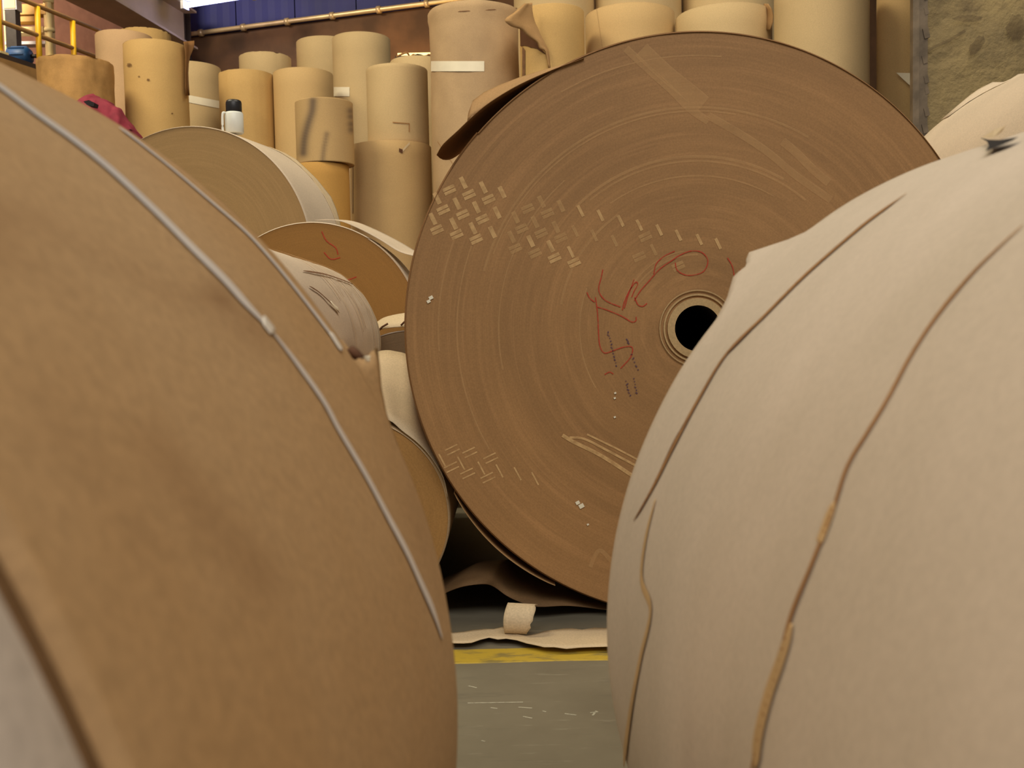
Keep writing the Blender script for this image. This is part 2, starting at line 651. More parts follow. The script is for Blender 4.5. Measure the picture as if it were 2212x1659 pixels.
f = [(0, 3, 2, 1), (4, 5, 6, 7), (0, 1, 5, 4), (1, 2, 6, 5), (2, 3, 7, 6), (3, 0, 4, 7)]
mesh_obj('flange', to_local(root, v), f, M['beam_grey'], root)
cc0 = at(368, 40, 24.0)
root = thing('steel_column', 'dark steel column at the corner of the far wall behind the girder', 'column', (cc0.x, 24.4, 0))
for nm, bx in (('web', (-.03, .03, -.2, .2)), ('flange', (-.28, .28, -.24, -.2)), ('flange', (-.28, .28, .2, .24))):
    v, f = box_data(*bx, 0, 11.4)
    mesh_obj(nm, v, f, M['beam_dark'], root)

# fluorescent lamp on the far wall
q0, q1 = at(399, 12, 23.0), at(545, -11, 22.4)
root = thing('tube_lamp', 'bright bluish fluorescent tube lamp high on the far wall', 'lamp', tuple((q0 + q1) / 2))
d = (q1 - q0)
dn = d.normalized()
hv = obox((q0 + q1) / 2 + Vector((0, 0, .16)), d * .5, Vector((dn.y, -dn.x, 0)) * .10, Vector((0, 0, .05)))
mesh_obj('housing', to_local(root, hv[0]), hv[1], M['fixture'], root)
for off in (-.06, .06):
    o = Vector((dn.y, -dn.x, 0)) * off
    v, f = tube_data([q0 + o + dn * .04, q1 + o - dn * .04], .032, 12)
    tb = mesh_obj('tube', to_local(root, v), f, M['tube_glow'], root, True)
    tb['label'] = 'glowing fluorescent tube'
for e in (q0, q1):
    v, f = obox(e, dn * .04, Vector((dn.y, -dn.x, 0)) * .10, Vector((0, 0, .09)))
    mesh_obj('end_cap', to_local(root, v), f, M['fixture'], root)

wl = at(905, 118, 21.5)
root = thing('lit_rail', 'yellow rail with added glow low on the far wall beside the broad taped roll', 'lamp', (wl.x, wl.y, wl.z))
v, f = box_data(-.45, .45, -.04, .04, -.03, .03)
mesh_obj('glowing_bar', v, f, emit('lit_rail_yellow', (1, .62, .12, 1), 2.0), root)  # lit yellow rail, no lamp: its brightness is put in as emission
v, f = box_data(-.5, .5, -.06, .06, -.09, -.03)
mesh_obj('bracket', v, f, M['dark_metal'], root)
pl_ = bpy.data.lights.new('wall_glow_light', 'POINT')  # unseen warm light added for the orange glow on the far wall
pl_.energy = 110
pl_.color = (1, .6, .22)
pl_.shadow_soft_size = .3
lo_ = bpy.data.objects.new('wall_glow_light', pl_)
COL.objects.link(lo_)
lo_.location = (wl.x - .6, wl.y + .5, wl.z + .15)

# ------------------------------------------------------------------ paper rolls
def side_data(R, L, nseg=128, nl=20, step=.0025, seam=0.0, j0=None, j1=None, bulge=None, rim=.004):
    v, f = [], []
    rw = min(.006, L / nl * .4)
    ys = [0, rw] + [L * k / nl for k in range(1, nl)] + [L - rw, L]
    m = len(ys)
    for i in range(nseg + 1):
        th = seam + 2 * PI * i / nseg
        for k, y in enumerate(ys):
            r = R - step * i / nseg
            yy = y
            if k == 0 or k == m - 1:
                r -= rim
            e0 = j0(th % (2 * PI)) if j0 else 0
            e1 = j1(th % (2 * PI)) if j1 else 0
            yy = y - e0 * (1 - y / L) ** 4 + e1 * (y / L) ** 4
            if bulge:
                r += bulge(th, yy)
            v.append((r * math.cos(th), yy, r * math.sin(th)))
    for i in range(nseg):
        for k in range(m - 1):
            a = i * m + k
            f.append((a, a + 1, a + m + 1, a + m))
    a, b = nseg * m, 0
    for k in range(m - 1):
        f.append((a + k, a + k + 1, b + k + 1, b + k))
    return v, f


def face_data(R, rc, y, sgn, nseg=128, nr=10, dish=.0004, seed=0):
    v, f = [], []
    for i in range(nseg):
        th = 2 * PI * i / nseg
        for k in range(nr + 1):
            r = rc + (R - rc) * k / nr
            d = dish * mnoise.noise(Vector((r * 9, seed, 0))) if 0 < k < nr else 0
            v.append((r * math.cos(th), y + d, r * math.sin(th)))
    m = nr + 1
    for i in range(nseg):
        j = (i + 1) % nseg
        for k in range(nr):
            q = (i * m + k, i * m + k + 1, j * m + k + 1, j * m + k)
            f.append(q if sgn > 0 else q[::-1])
    return v, f


def core_data(ro, ri, L, y0=-.003, n=40):
    v, f = [], []
    for i in range(n):
        th = 2 * PI * i / n
        c, s = math.cos(th), math.sin(th)
        for r, y in ((ro, .03), (ro, y0), (ri, y0), (ri, L - .005)):
            v.append((r * c, y, r * s))
    for i in range(n):
        j = (i + 1) % n
        for k in range(3):
            f.append((i * 4 + k, j * 4 + k, j * 4 + k + 1, i * 4 + k + 1))
    f.append(tuple(i * 4 + 3 for i in range(n)))
    return v, f


def fill_roll(root, R, L, side, face, core=.05, face_both=True, nseg=128, **kw):
    v, f = side_data(R, L, nseg=nseg, **kw)
    s = mesh_obj('wrapper', v, f, M[side], root, True)
    rf = R - .003
    v, f = face_data(rf, core, .003, 1, nseg, seed=rnd.random() * 50)
    mesh_obj('end_face', v, f, M[face], root, True)
    v, f = core_data(core, core * .76, L)
    ct_ = mesh_obj('core_tube', v, f, M['core'], root, False)
    ct_.data.materials.append(M['core_bore_shade'])
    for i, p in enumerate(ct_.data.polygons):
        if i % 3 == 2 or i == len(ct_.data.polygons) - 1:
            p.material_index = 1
    if face_both:
        v, f = face_data(rf, .001, L - .003, -1, nseg, nr=4)
        mesh_obj('end_face', v, f, M[face], root, True)
    return s


def lying(name, label, C, R, L, psi, side, face, group=None, core=.05, **kw):
    """C = axis point at the near end; psi = turn of the axis to the right"""
    base = Vector(C)
    root = thing(name, label, 'paper roll', tuple(base), (0, 0, -psi), group)
    s = fill_roll(root, R, L, side, face, core, **kw)
    return root, s


# ---- the big brown roll
d = raydir(1507, 710)
tb = .66 / (634.5 / F - d.z)
BC = CAM + d * tb
BR = 634.5 / F * tb * (FW.dot(d))
BC.z = BR + .001
BIG_L = 1.25


def chip(th):
    return .0015 * mnoise.noise(Vector((th * 9, 0, 0)))


big, bs = lying('paper_roll', 'huge dark brown roll with scuffs and red writing round its black core hole',
                BC, BR, BIG_L, 0.0, 'kraft_dark', 'face_big', core=.0665, nseg=256, seam=2.4, j0=chip)
# thin torn outer layer, standing a little proud of the rim
inv = ROOTS[big.name]


def bface(px, py, lift=.0):
    """point of the big roll's front face behind a pixel"""
    return at(px, py, BC.y + .0025 - lift)


def face_ribbons(name, strokes, mat, w, parent=big, lift=.0005, smooth=4, label=None, t=.00002, stuff=False):
    data = []
    nrm = Vector((0, -1, 0))
    o = None
    for s in strokes:
        ww = w
        if isinstance(s, tuple) and isinstance(s[0], list):
            s, ww = s
        pts = smooth_path([(a, b) for a, b in s], smooth) if len(s) > 2 else [Vector(p) for p in s]
        P = [bface(p[0], p[1], .0) for p in pts]
        rd = ribbon_data(P, [nrm] * len(P), ww, t, lift)
        if stuff:
            data.append(rd)
        else:
            o = mesh_obj(name, to_local(parent, rd[0]), rd[1], M[mat], parent)
            if label:
                o['label'] = label
    if stuff:
        v, f = join(*data)
        o = mesh_obj(name, to_local(parent, v), f, M[mat], parent)
        o['kind'] = 'stuff'
        if label:
            o['label'] = label
    return o


zm = lambda L, s, ox, oy: [(ox + a / s, oy + b / s) for a, b in L]
PXM = tb / F      # metres per pixel on the face
# tread-plate print
a_, b_ = (117 / 2.765, 28 / 2.765), (-37 / 2.765, 119 / 2.765)
O_ = (860 + 390 / 2.765, 340 + 155 / 2.765)
bs_marks = {0: [0, 1, 2, 4, 5, 6, 7, 8, 9, 10, 11, 12, 13], 1: [-1, 0, 1, 2, 3, 4, 5, 6, 7, 8, 10], 2: [-1, 0, 1, 2, 3, 4, 5, 6]}
fs_marks = {0: [-1, 0, 1, 3, 4, 9], 1: [-1, 0, 1, 3, 4, 5, 9, 11], 2: [-1, 0, 1, 3, 4, 5, 6]}
strokes, faint = [], []
for j, L in bs_marks.items():
    for i in L:
        x, y = O_[0] + a_[0] * i + b_[0] * j + rnd.uniform(-1.5, 1.5), O_[1] + a_[1] * i + b_[1] * j + rnd.uniform(-1.5, 1.5)
        if j == 2:
            x += 4
        hw = 12 - max(0, i - 6) * .1
        (strokes if i < 3 or (i > 5 and j == 0) or (i > 3 and j == 2) else faint).append(([(x - hw * .48, y - hw), (x + hw * .5, y + hw)], PXM * (9.5 if i < 6 else 6.5)))
for j, L in fs_marks.items():
    for i in L:
        x, y = O_[0] + 13 + a_[0] * i + b_[0] * j, O_[1] + 25 + a_[1] * i + b_[1] * j
        for s in (-4, 4):
            (strokes if i < 2 or (j == 2 and i > 4) else faint).append(([(x - 13 + s * .5, y + 5 + s), (x + 11 + s * .5, y - 6 + s)], PXM * 7.2))
for q in [(390, 405), (515, 425), (665, 465), (385, 530), (500, 575), (645, 605)]:
    x, y = 860 + q[0] / 3.318, 850 + q[1] / 3.318
    for s in (-5, 5):
        strokes.append(([(x - 14 + s * .5, y + 6 + s), (x + 13 + s * .5, y - 7 + s)], PXM * 3.2))
for q in [(315, 480), (450, 500), (595, 535), (725, 555), (855, 575), (980, 610)]:
    x, y = 860 + q[0] / 3.318, 850 + q[1] / 3.318
    strokes.append(([(x - 7, y - 14), (x + 8, y + 14)], PXM * 3.4))
o = face_ribbons('tread_plate_print', strokes, 'scuff', .01, label='pale tread-plate pattern scuffed into the roll end', stuff=True)
face_ribbons('tread_plate_print', faint, 'scuff_mid', .01, label='fainter tread-plate pattern', stuff=True)
# broad rubbed bands
sc = [([(1352, 105), (1400, 150), (1450, 195), (1490, 235), (1530, 262)], PXM * 16),
      ([(1385, 108), (1440, 160), (1490, 200), (1520, 225)], PXM * 36),
      ([(1530, 250), (1600, 290), (1660, 330), (1720, 380), (1795, 432)], PXM * 16),
      ([(1690, 305), (1720, 330), (1755, 365), (1790, 395)], PXM * 18),
      ([(1275, 1225), (1285, 1200), (1300, 1190), (1330, 1225)], PXM * 9)]
face_ribbons('rubbed_streak', sc, 'scuff_soft', .01, lift=.0007, label='pale rubbed streaks')
face_ribbons('bright_scratch', [([(1215, 940), (1240, 955), (1300, 985), (1385, 1040)], PXM * 8), ([(1230, 945), (1262, 948), (1310, 972), (1385, 1012)], PXM * 5),
                               ([(1268, 938), (1330, 968), (1395, 1002)], PXM * 4)], 'scuff', .01, lift=.0009, label='bright parallel scratches')
# long circular scores
arcs = []
for R_, a0, a1, w in [(478, 195, 300, 5), (470, 200, 280, 3), (372, 225, 300, 6), (362, 230, 310, 4), (300, 190, 235, 5), (560, 175, 200, 3), (520, 150, 200, 3),
                      (430, 168, 230, 3), (160, 205, 270, 4), (170, 200, 262, 3), (590, 240, 275, 3), (255, 150, 200, 3), (330, 235, 300, 3)]:
    arcs.append(([(1507 + R_ * math.cos(math.radians(a)), 710 + R_ * math.sin(math.radians(a))) for a in range(a0, a1 + 1, 5)], PXM * w))
face_ribbons('ring_score', arcs, 'scuff_soft', .01, lift=.0006, smooth=2, label='pale circular score lines')
# red crayon writing
red = [[(385, 385), (372, 450), (352, 530), (365, 590), (420, 645), (530, 690)],
       [(325, 610), (335, 680), (345, 780), (350, 900), (362, 1010), (400, 1065), (470, 1045), (560, 1015), (625, 1020), (610, 1100), (530, 1190)],
       [(340, 690), (420, 715), (540, 765), (620, 812), (655, 800), (655, 770)],
       [(545, 715), (560, 650), (600, 560), (650, 490), (670, 505), (640, 560), (620, 610)],
       [(560, 700), (590, 600), (620, 520), (640, 465)],
       [(640, 640), (690, 560), (760, 480), (850, 380), (950, 310), (1010, 270), (1100, 235), (1190, 245), (1240, 310), (1215, 390), (1150, 425), (1060, 430), (990, 390), (975, 330)],
       [(800, 420), (820, 340), (880, 280), (970, 235)],
       [(645, 610), (670, 670), (710, 685), (745, 660)],
       [(1400, 290), (1440, 360), (1455, 440)], [(1500, 385), (1530, 430)],
       [(255, 570), (280, 620), (320, 650)], [(400, 1240), (440, 1220), (470, 1235)]]
face_ribbons('crayon_mark', [zm(s, 3.77, 1200, 480) for s in red], 'red_ink', PXM * 2.3, lift=.001, label='red crayon writing')
# violet stamped codes, too worn to read: short broken strokes
ink = []
for (x0, y0, x1, y1, n) in [(425, 880, 500, 1180, 12), (580, 945, 600, 990, 3), (610, 1060, 680, 1215, 5), (570, 1280, 610, 1420, 6), (635, 1260, 665, 1400, 6)]:
    for k in range(n):
        u = (k + .5) / n
        x, y = x0 + (x1 - x0) * u, y0 + (y1 - y0) * u
        dx, dy = rnd.uniform(-14, 14), rnd.uniform(4, 12)
        ink.append(zm([(x - dx, y - dy * .4), (x + dx * .4, y + dy)], 3.77, 1200, 480))
face_ribbons('stamp_mark', ink, 'blue_ink', PXM * 3.0, lift=.001, label='worn violet stamp print', stuff=True)
fl = []
for (x, y, s) in [(931, 643, 4), (926, 651, 3.5), (1248, 1086, 4), (1256, 1093, 5), (1270, 1133, 2), (1329, 849, 2), (1328, 860, 2), (1328, 901, 2)]:
    p = bface(x, y, .001)
    s *= PXM
    v, f = obox(p, (s, 0, s * .5), (0, .001, 0), (-s * .4, 0, s * .8))
    mesh_obj('paper_fleck', to_local(big, v), f, M['fleck'], big)
# rings round the core
v, f = [], []
for r0, r1 in ((.0715, .0755), (.082, .0845)):
    pts = [BC + Vector((math.cos(a) * (r0 + r1) / 2, -.0005, math.sin(a) * (r0 + r1) / 2)) for a in [2 * PI * k / 64 for k in range(65)]]
    v, f = join((v, f), ribbon_data(pts, [Vector((0, -1, 0))] * 65, r1 - r0, .001, .0))
mesh_obj('core_ring', to_local(big, v), f, M['core'], big)


def circ_sheet(parent, name, ang_off, depth, mat, thick=.0012, label=None, jag=0):
    """curved sheet around the big roll; ang_off = [(px,py)...] front edge pixels; depth = list of (y0,y1) along it"""
    n = len(ang_off)
    nd = 8
    v, f = [], []
    for i, p in enumerate(ang_off):
        y0, y1 = depth[i] if isinstance(depth[0], (list, tuple)) else depth
        P = at(p[0], p[1], BC.y + y0)
        out = Vector((P.x - BC.x, 0, P.z - BC.z)).normalized()
        for k in range(nd + 1):
            u = k / nd
            q = Vector((P.x, BC.y + y0 + (y1 - y0) * u, P.z))
            if jag:
                q.y += jag * mnoise.noise(Vector((i * .9, k * .7, 0)))
            v += [q, q + out * thick]
    m = 2 * (nd + 1)
    for i in range(n - 1):
        for k in range(nd):
            a = i * m + 2 * k
            f += [(a, a + 2, a + m + 2, a + m), (a + 1, a + m + 1, a + m + 3, a + 3)]
        a = i * m
        f.append((a, a + m, a + m + 1, a + 1))
        a = i * m + 2 * nd
        f.append((a, a + 1, a + m + 1, a + m))
    f.append(tuple([1, 0, 2, 3]))
    o = mesh_obj(name, to_local(parent, v), f, M[mat], parent, True)
    if label:
        o['label'] = label
    return o


# loose tail lifting off at the upper left
tail = smooth_path([(1262, 126), (1195, 151), (1125, 182), (1070, 214), (1030, 244), (990, 282), (958, 312), (944, 335)], 4)
dep = []
for i in range(len(tail)):
    u = i / (len(tail) - 1)
    dep.append((-.004 + .03 * max(0, u - .85) * 6, .32 - .08 * min(1, u / .6) - .21 * max(0, (u - .74) / .26) ** 2))
circ_sheet(big, 'loose_tail', tail, dep, 'kraft_dark', label='loose brown paper tail lifting off the rim')
# slack outer layer at the lower left
sl = []
for i in range(25):
    u = i / 24
    th = math.radians(146 - 27 * u)
    off = 9 * math.sin(PI * u) ** .8
    sl.append((1507 + (634 + off) * math.cos(th), 710 + (634 + off) * math.sin(th)))
circ_sheet(big, 'slack_layer', sl, (0.01, .3), 'kraft_sheet', label='slack outer paper layer hanging under the roll')
# wavy sheet trapped under the roll on the floor
edge = smooth_path([(905, 1308), (935, 1296), (967, 1279), (1002, 1267), (1045, 1262), (1067, 1268), (1094, 1287), (1124, 1301), (1162, 1311), (1230, 1309), (1311, 1318), (1380, 1326)], 4)
v, f = [], []
nd = 10
for i, p in enumerate(edge):
    Yf = BC.y + .02 + .02 * math.sin(i * .35)
    P = at(p[0], p[1], Yf)
    P.z = max(P.z, .004)
    for k in range(nd + 1):
        u = k / nd
        z = P.z * (1 - u) ** 1.3 + .05 * math.sin(PI * u) * (P.z / .08 if P.z < .08 else 1)
        # stay below the roll
        x = P.x + .08 * u
        dx = x - BC.x
        zmax = BR - math.sqrt(max(BR * BR - dx * dx, 0)) - .004 if abs(dx) < BR else 9
        z = max(.002, min(z, zmax))
        v += [(x, Yf + .45 * u, z)]
for i in range(len(edge) - 1):
    for k in range(nd):
        a = i * (nd + 1) + k
        f.append((a, a + 1, a + nd + 2, a + nd + 1))
M['sheet_shade'] = paper('sheet_shade', srgb(118, 90, 58), var=.7, scale=5)  # shade beneath the huge roll is put into this darker brown
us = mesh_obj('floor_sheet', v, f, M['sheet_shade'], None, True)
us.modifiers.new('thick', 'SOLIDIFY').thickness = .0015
tag(us, 'wavy brown paper sheet with shade in its colour trapped on the floor under the huge roll', 'paper sheet')

# ---- near left brown roll with straps, pale roll behind it
psi = .0292
a_L = Vector((math.sin(psi), math.cos(psi), 0))
EL = Vector((-.4645, .6131, .4273))
RL = .4273
LL = .414
CL = EL - a_L * LL


def jl(th):
    # local angle: 0 = +x (right), pi/2 = up
    e = .004 * mnoise.noise(Vector((th * 6, 2, 0)))
    return e


near_l, s = lying('paper_roll', 'brown kraft roll with two pale straps filling the lower left foreground', CL, RL, LL, psi, 'kraft_near', 'face_k', nseg=320, nl=90, seam=3.6, j1=jl, step=.0002)
# stains painted where the smudges lie on the wrapper
me = s.data
st = me.attributes.new('stain', 'FLOAT', 'POINT')
mw = ROOTS[near_l.name].inverted()
paths = [(smooth_path([(-40, 440), (60, 480), (150, 540), (240, 590), (300, 620), (380, 645), (470, 650)], 5), 36, .9),
         (smooth_path([(-40, 500), (100, 540), (250, 610), (420, 680), (540, 720)], 5), 65, .5),
         (smooth_path([(330, 950), (380, 1020), (450, 1120), (560, 1250)], 5), 55, .35),
         (smooth_path([(800, 830), (860, 1000), (905, 1150), (940, 1290)], 5), 26, .35),
         (smooth_path([(100, 900), (200, 1000), (330, 1180)], 5), 60, .15)]
vals = []
for vv in me.vertices:
    P = mw @ vv.co
    dd = P - CAM
    z = dd.dot(FW)
    val = 0.0
    if z > .05:
        x, y = W / 2 + F * dd.dot(RT) / z, H / 2 - F * dd.dot(UP) / z
        if -200 < x < 1300 and 0 < y < 1900 and (P - CAM).dot(Vector(P - (CL + a_L * (P - CL).dot(a_L)))) < 0:
            for pts, wd, am in paths:
                dmin = min((x - q[0]) ** 2 + (y - q[1]) ** 2 for q in pts)
                n_ = .55 + .9 * mnoise.noise(Vector((P.x * 14, P.y * 14, P.z * 14)))
                val = max(val, am * max(0, min(1.2, n_)) * math.exp(-dmin / (wd * wd)))
    vals.append(val)
st.data.foreach_set('value', vals)


def surf_line(parent, C, a, R, px, wpx, mat, name, t=.002, label=None, lift=.0003):
    """band on a cylinder following a traced line; wpx = apparent width"""
    pts, nr, ws = [], [], []
    for i, p in enumerate(smooth_path(px, 5)):
        h = on_cyl(p[0], p[1], C, a, R + .0005)
        if h is None:
            continue
        pts.append(h[0])
        nr.append(h[1])
    n = len(pts)
    for i in range(n):
        u = i / (n - 1)
        dist = (pts[i] - CAM).length
        k = wpx if not isinstance(wpx, list) else interp(u, [x[0] for x in wpx], [x[1] for x in wpx])
        fo = max(.35, abs(nr[i].dot((CAM - pts[i]).normalized())))
        ws.append(max(.0004, k * dist / F / fo * min(1, .25 + 6 * u, .25 + 6 * (1 - u))))
    v, f = ribbon_data(pts, nr, ws, t, lift)
    o = mesh_obj(name, to_local(parent, v), f, M[mat], parent, True)
    if label:
        o['label'] = label
    return o


S1 = [(-120, 110), (-60, 147), (0, 187), (72, 240), (159, 302), (241, 368), (337, 457), (419, 539), (482, 601), (530, 654), (583, 710)]
S1b = [(578, 704), (641, 785), (699, 867), (732, 928), (790, 1026), (839, 1118), (878, 1191), (907, 1255), (937, 1323), (955, 1380)]
S2 = [(262, 278), (275, 288), (362, 356), (453, 433), (530, 500), (588, 563), (651, 640), (714, 722), (722, 734)]
surf_line(near_l, CL, a_L, RL, S1, 21, 'strap', 'strap', .0001)
surf_line(near_l, CL, a_L, RL, S1b, 12, 'strap', 'strap', .0001)
surf_line(near_l, CL, a_L, RL, S2, 10, 'strap', 'strap', .0001)
surf_line(near_l, CL, a_L, RL, [(714, 720), (726, 740), (738, 758)], 12, 'strap_clip', 'strap_end', .0008)
surf_line(near_l, CL, a_L, RL, [(566, 690), (577, 703), (590, 720)], 22, 'strap_clip', 'strap_seal', .0008)


def px_sheet(parent, rows, mat, name, label=None, thick=.0012, nd=5, bow=0.0):
    """sheet between two edges; rows of ((px,py,Y),(px,py,Y))"""
    v, f = [], []
    for A0, B0 in rows:
        A1, B1 = at(*A0), at(*B0)
        for k in range(nd + 1):
            u = k / nd
            P = A1.lerp(B1, u)
            P.y -= bow * math.sin(PI * u)
            v.append(P)
    for i in range(len(rows) - 1):
        for k in range(nd):
            q = i * (nd + 1) + k
            f.append((q, q + 1, q + nd + 2, q + nd + 1))
    o = mesh_obj(name, to_local(parent, v), f, M[mat], parent, True)
    o.modifiers.new('thick', 'SOLIDIFY').thickness = thick
    if label:
        o['label'] = label
    return o


def flap(parent, C, a, R, pts, mat, name, label=None, inner=None, thick=.0012):
    """wrapper edge sticking out past a roll end; rows of (angle, s0, s1, lift)"""
    side_ = Vector((a.y, -a.x, 0))
    v, f = [], []
    n = len(pts)
    nd = 6
    for (th, s0, s1_, lift) in pts:
        t_ = math.radians(th)
        nn_ = side_ * math.cos(t_) + Vector((0, 0, 1)) * math.sin(t_)
        for k in range(nd + 1):
            u = k / nd
            v.append(C + a * (s0 + (s1_ - s0) * u) + nn_ * (R + .001 + lift * u * u))
    for i in range(n - 1):
        for k in range(nd):
            q = i * (nd + 1) + k
            f.append((q, q + 1, q + nd + 2, q + nd + 1))
    o = mesh_obj(name, to_local(parent, v), f, M[mat], parent, True)
    o.modifiers.new('thick', 'SOLIDIFY').thickness = thick
    if label:
        o['label'] = label
    return o


px_sheet(big, [((1010, 262, BC.y + .05), (1014, 240, BC.y + .10)), ((1020, 250, BC.y + .05), (1022, 218, BC.y + .12)), ((1040, 238, BC.y + .05), (1046, 200, BC.y + .13)), ((1072, 216, BC.y + .05), (1080, 184, BC.y + .13)),
                ((1115, 190, BC.y + .05), (1122, 168, BC.y + .12)), ((1172, 163, BC.y + .05), (1180, 150, BC.y + .10)), ((1235, 140, BC.y + .05), (1240, 134, BC.y + .08))], 'kraft_sheet', 'loose_tail', 'lighter torn layer curling up behind the loose tail', bow=.01)
ye_ = EL.y
# torn wrapper at the far rim by the strap end
px_sheet(near_l, [((735, 735, ye_), (742, 745, ye_ + .01)), ((742, 757, ye_), (770, 776, ye_ + .02)), ((756, 790, ye_), (800, 784, ye_ + .03)), ((765, 805, ye_), (813, 752, ye_ + .04)), ((776, 825, ye_), (817, 790, ye_ + .035)),
                  ((790, 850, ye_), (821, 840, ye_ + .03)), ((805, 880, ye_), (832, 895, ye_ + .025)), ((830, 935, ye_), (850, 945, ye_ + .02)), ((868, 1020, ye_), (880, 1025, ye_ + .015)), ((905, 1120, ye_), (909, 1122, ye_ + .01))],
         'kraft_near', 'torn_flap', 'torn brown wrapper edge')
px_sheet(near_l, [((738, 760, ye_ - .006), (748, 758, ye_ - .004)), ((742, 772, ye_ - .006), (756, 770, ye_ - .006))], 'hole_dark', 'tear_hole', bow=.002)
px_sheet(near_l, [((752, 756, ye_ - .004), (760, 750, ye_ - .004)), ((760, 768, ye_ - .006), (772, 758, ye_ - .004)), ((770, 775, ye_ - .006), (784, 772, ye_ - .004))], 'tear_dark', 'torn_shred', 'dark torn paper shred', bow=.004)
px_sheet(near_l, [((786, 770, ye_ - .006), (790, 780, ye_ - .006)), ((800, 768, ye_ - .006), (798, 782, ye_ - .006))], 'fleck', 'torn_shred', bow=.0)
near_g, _ = lying('paper_roll', 'out-of-focus pale grey roll in the bottom left corner', EL - a_L * (LL + .002 + .6), RL - .001, .6, psi, 'grey_near', 'face_k', nseg=200, seam=3.6)
near_g.location.z = RL - .0005

# ---- near right white roll
psr = -.075
a_R = Vector((math.sin(psr), math.cos(psr), 0))
ER = Vector((.476, .842, .404))
RR = .404
LR = 1.25
CR = ER - a_R * LR
side_R = Vector((a_R.y, -a_R.x, 0))


def ang_R(px, py):
    """angle (deg) of a silhouette pixel on the far end circle of the right roll"""
    d_ = raydir(px, py)
    P = CAM + d_ * ((ER - CAM).dot(a_R) / d_.dot(a_R)) - ER
    return math.degrees(math.atan2(P.z, P.dot(side_R)))


pk = [ang_R(*p) for p in [(1740, 505), (1712, 500), (1697, 492), (1672, 530), (1655, 556), (1625, 575), (1605, 600), (1585, 645), (1545, 695)]]
pe = [0, .012, .125, .095, .062, .070, .05, .022, 0]
pkr = [math.radians(x) for x in pk]


def jr(th):
    e = .004 * mnoise.noise(Vector((th * 8, 5, 0)))
    return e + interp(th, pkr, pe) if pkr[0] <= th <= pkr[-1] else e


def bul(th, y):
    return .0005 * mnoise.noise(Vector((math.cos(th) * 2.2, y * 3.0, math.sin(th) * 2.2))) + .0001 * mnoise.noise(Vector((math.cos(th) * 9, y * 14, math.sin(th) * 9)))


near_r, s = lying('paper_roll', 'large white paper roll with creased torn wrapper filling the right foreground', CR, RR, LR, psr, 'white_near', 'face_k', nseg=400, nl=70, seam=-1.2, j1=jr, bulge=bul, step=.0002)


Zr = lambda L: [(1300 + a / 1.3717, 450 + b / 1.3717) for a, b in L]
M['crease_shadow'] = plain('crease_brown', srgb(132, 94, 62), .9, 0, .7, 30)
surf_line(near_r, CR, a_R, RR, [(1958, 418), (1920, 445), (1875, 478)] + Zr([(720, 95), (600, 200), (480, 320), (370, 430), (290, 560), (220, 690), (150, 830), (95, 925)]),
          [(0, 4), (.15, 9), (.4, 7), (.6, 5), (.8, 8), (1, 4)], 'layer_edge', 'torn_layer_edge', .0001, 'brown line where a torn paper layer ends')
surf_line(near_r, CR, a_R, RR, Zr([(712, 100), (600, 200), (480, 320), (372, 430)]), 3.5, 'crease_shadow', 'crease', .0001)
surf_line(near_r, CR, a_R, RR, Zr([(260, 620), (215, 690), (150, 830), (100, 918)]), 3.5, 'crease_shadow', 'crease', .0001)
surf_line(near_r, CR, a_R, RR, Zr([(1248, 50), (1110, 180), (1000, 310), (920, 430), (850, 560), (790, 660), (730, 760), (690, 880), (660, 960), (620, 1060), (560, 1210), (520, 1370), (480, 1500), (440, 1680)]),
          [(0, 6), (.2, 5), (.45, 6), (.6, 6), (.8, 7), (1, 10)], 'layer_edge', 'torn_layer_edge', .0001, 'long wavering brown edge of a torn layer')
surf_line(near_r, CR, a_R, RR, Zr([(690, 870), (655, 965), (645, 990)]), 14, 'layer_edge_pale', 'crease', .0001)
surf_line(near_r, CR, a_R, RR, Zr([(565, 1230), (530, 1340), (495, 1440), (465, 1560), (455, 1660)]), 16, 'layer_edge_pale', 'crease', .0001)
surf_line(near_r, CR, a_R, RR, Zr([(160, 860), (130, 980), (118, 1100), (145, 1190), (115, 1330), (90, 1460), (70, 1600), (66, 1660)]), 7, 'layer_edge_pale', 'crease', .0001, 'thin cream crease')
# dark tear at the top right
tp = [(2118, 306), (2140, 316), (2165, 318), (2212, 305)]


def patch(parent, C, a, R, poly, mat, name, lift=.003, label=None, curl=None):
    v = []
    for i, p in enumerate(poly):
        h_ = on_cyl(p[0], p[1], C, a, R)
        if h_ is None:
            d_ = raydir(*p)
            tt = -(CAM - C - a * (CAM - C).dot(a)).dot(d_ - a * d_.dot(a)) / (d_ - a * d_.dot(a)).length_squared
            P = CAM + d_ * tt
            nn_ = (P - (C + a * (P - C).dot(a))).normalized()
            h_ = (P, nn_)
        v.append(h_[0] + h_[1] * (lift + (curl[i] if curl else 0)))
    f = [tuple(range(len(v)))]
    o = mesh_obj(name, to_local(parent, v), f, M[mat], parent)
    if label:
        o['label'] = label
    return o


patch(near_r, CR, a_R, RR, [(2120, 307), (2140, 312), (2165, 313), (2205, 307), (2192, 315), (2172, 323), (2152, 330), (2134, 337), (2141, 326), (2136, 316)], 'hole_dark', 'tear_hole', .0035, 'dark tear hole')
patch(near_r, CR, a_R, RR, [(2124, 308), (2150, 292), (2176, 282), (2168, 296), (2150, 309)], 'cream_sheet', 'torn_flap', .004, 'pale paper lip above the tear')

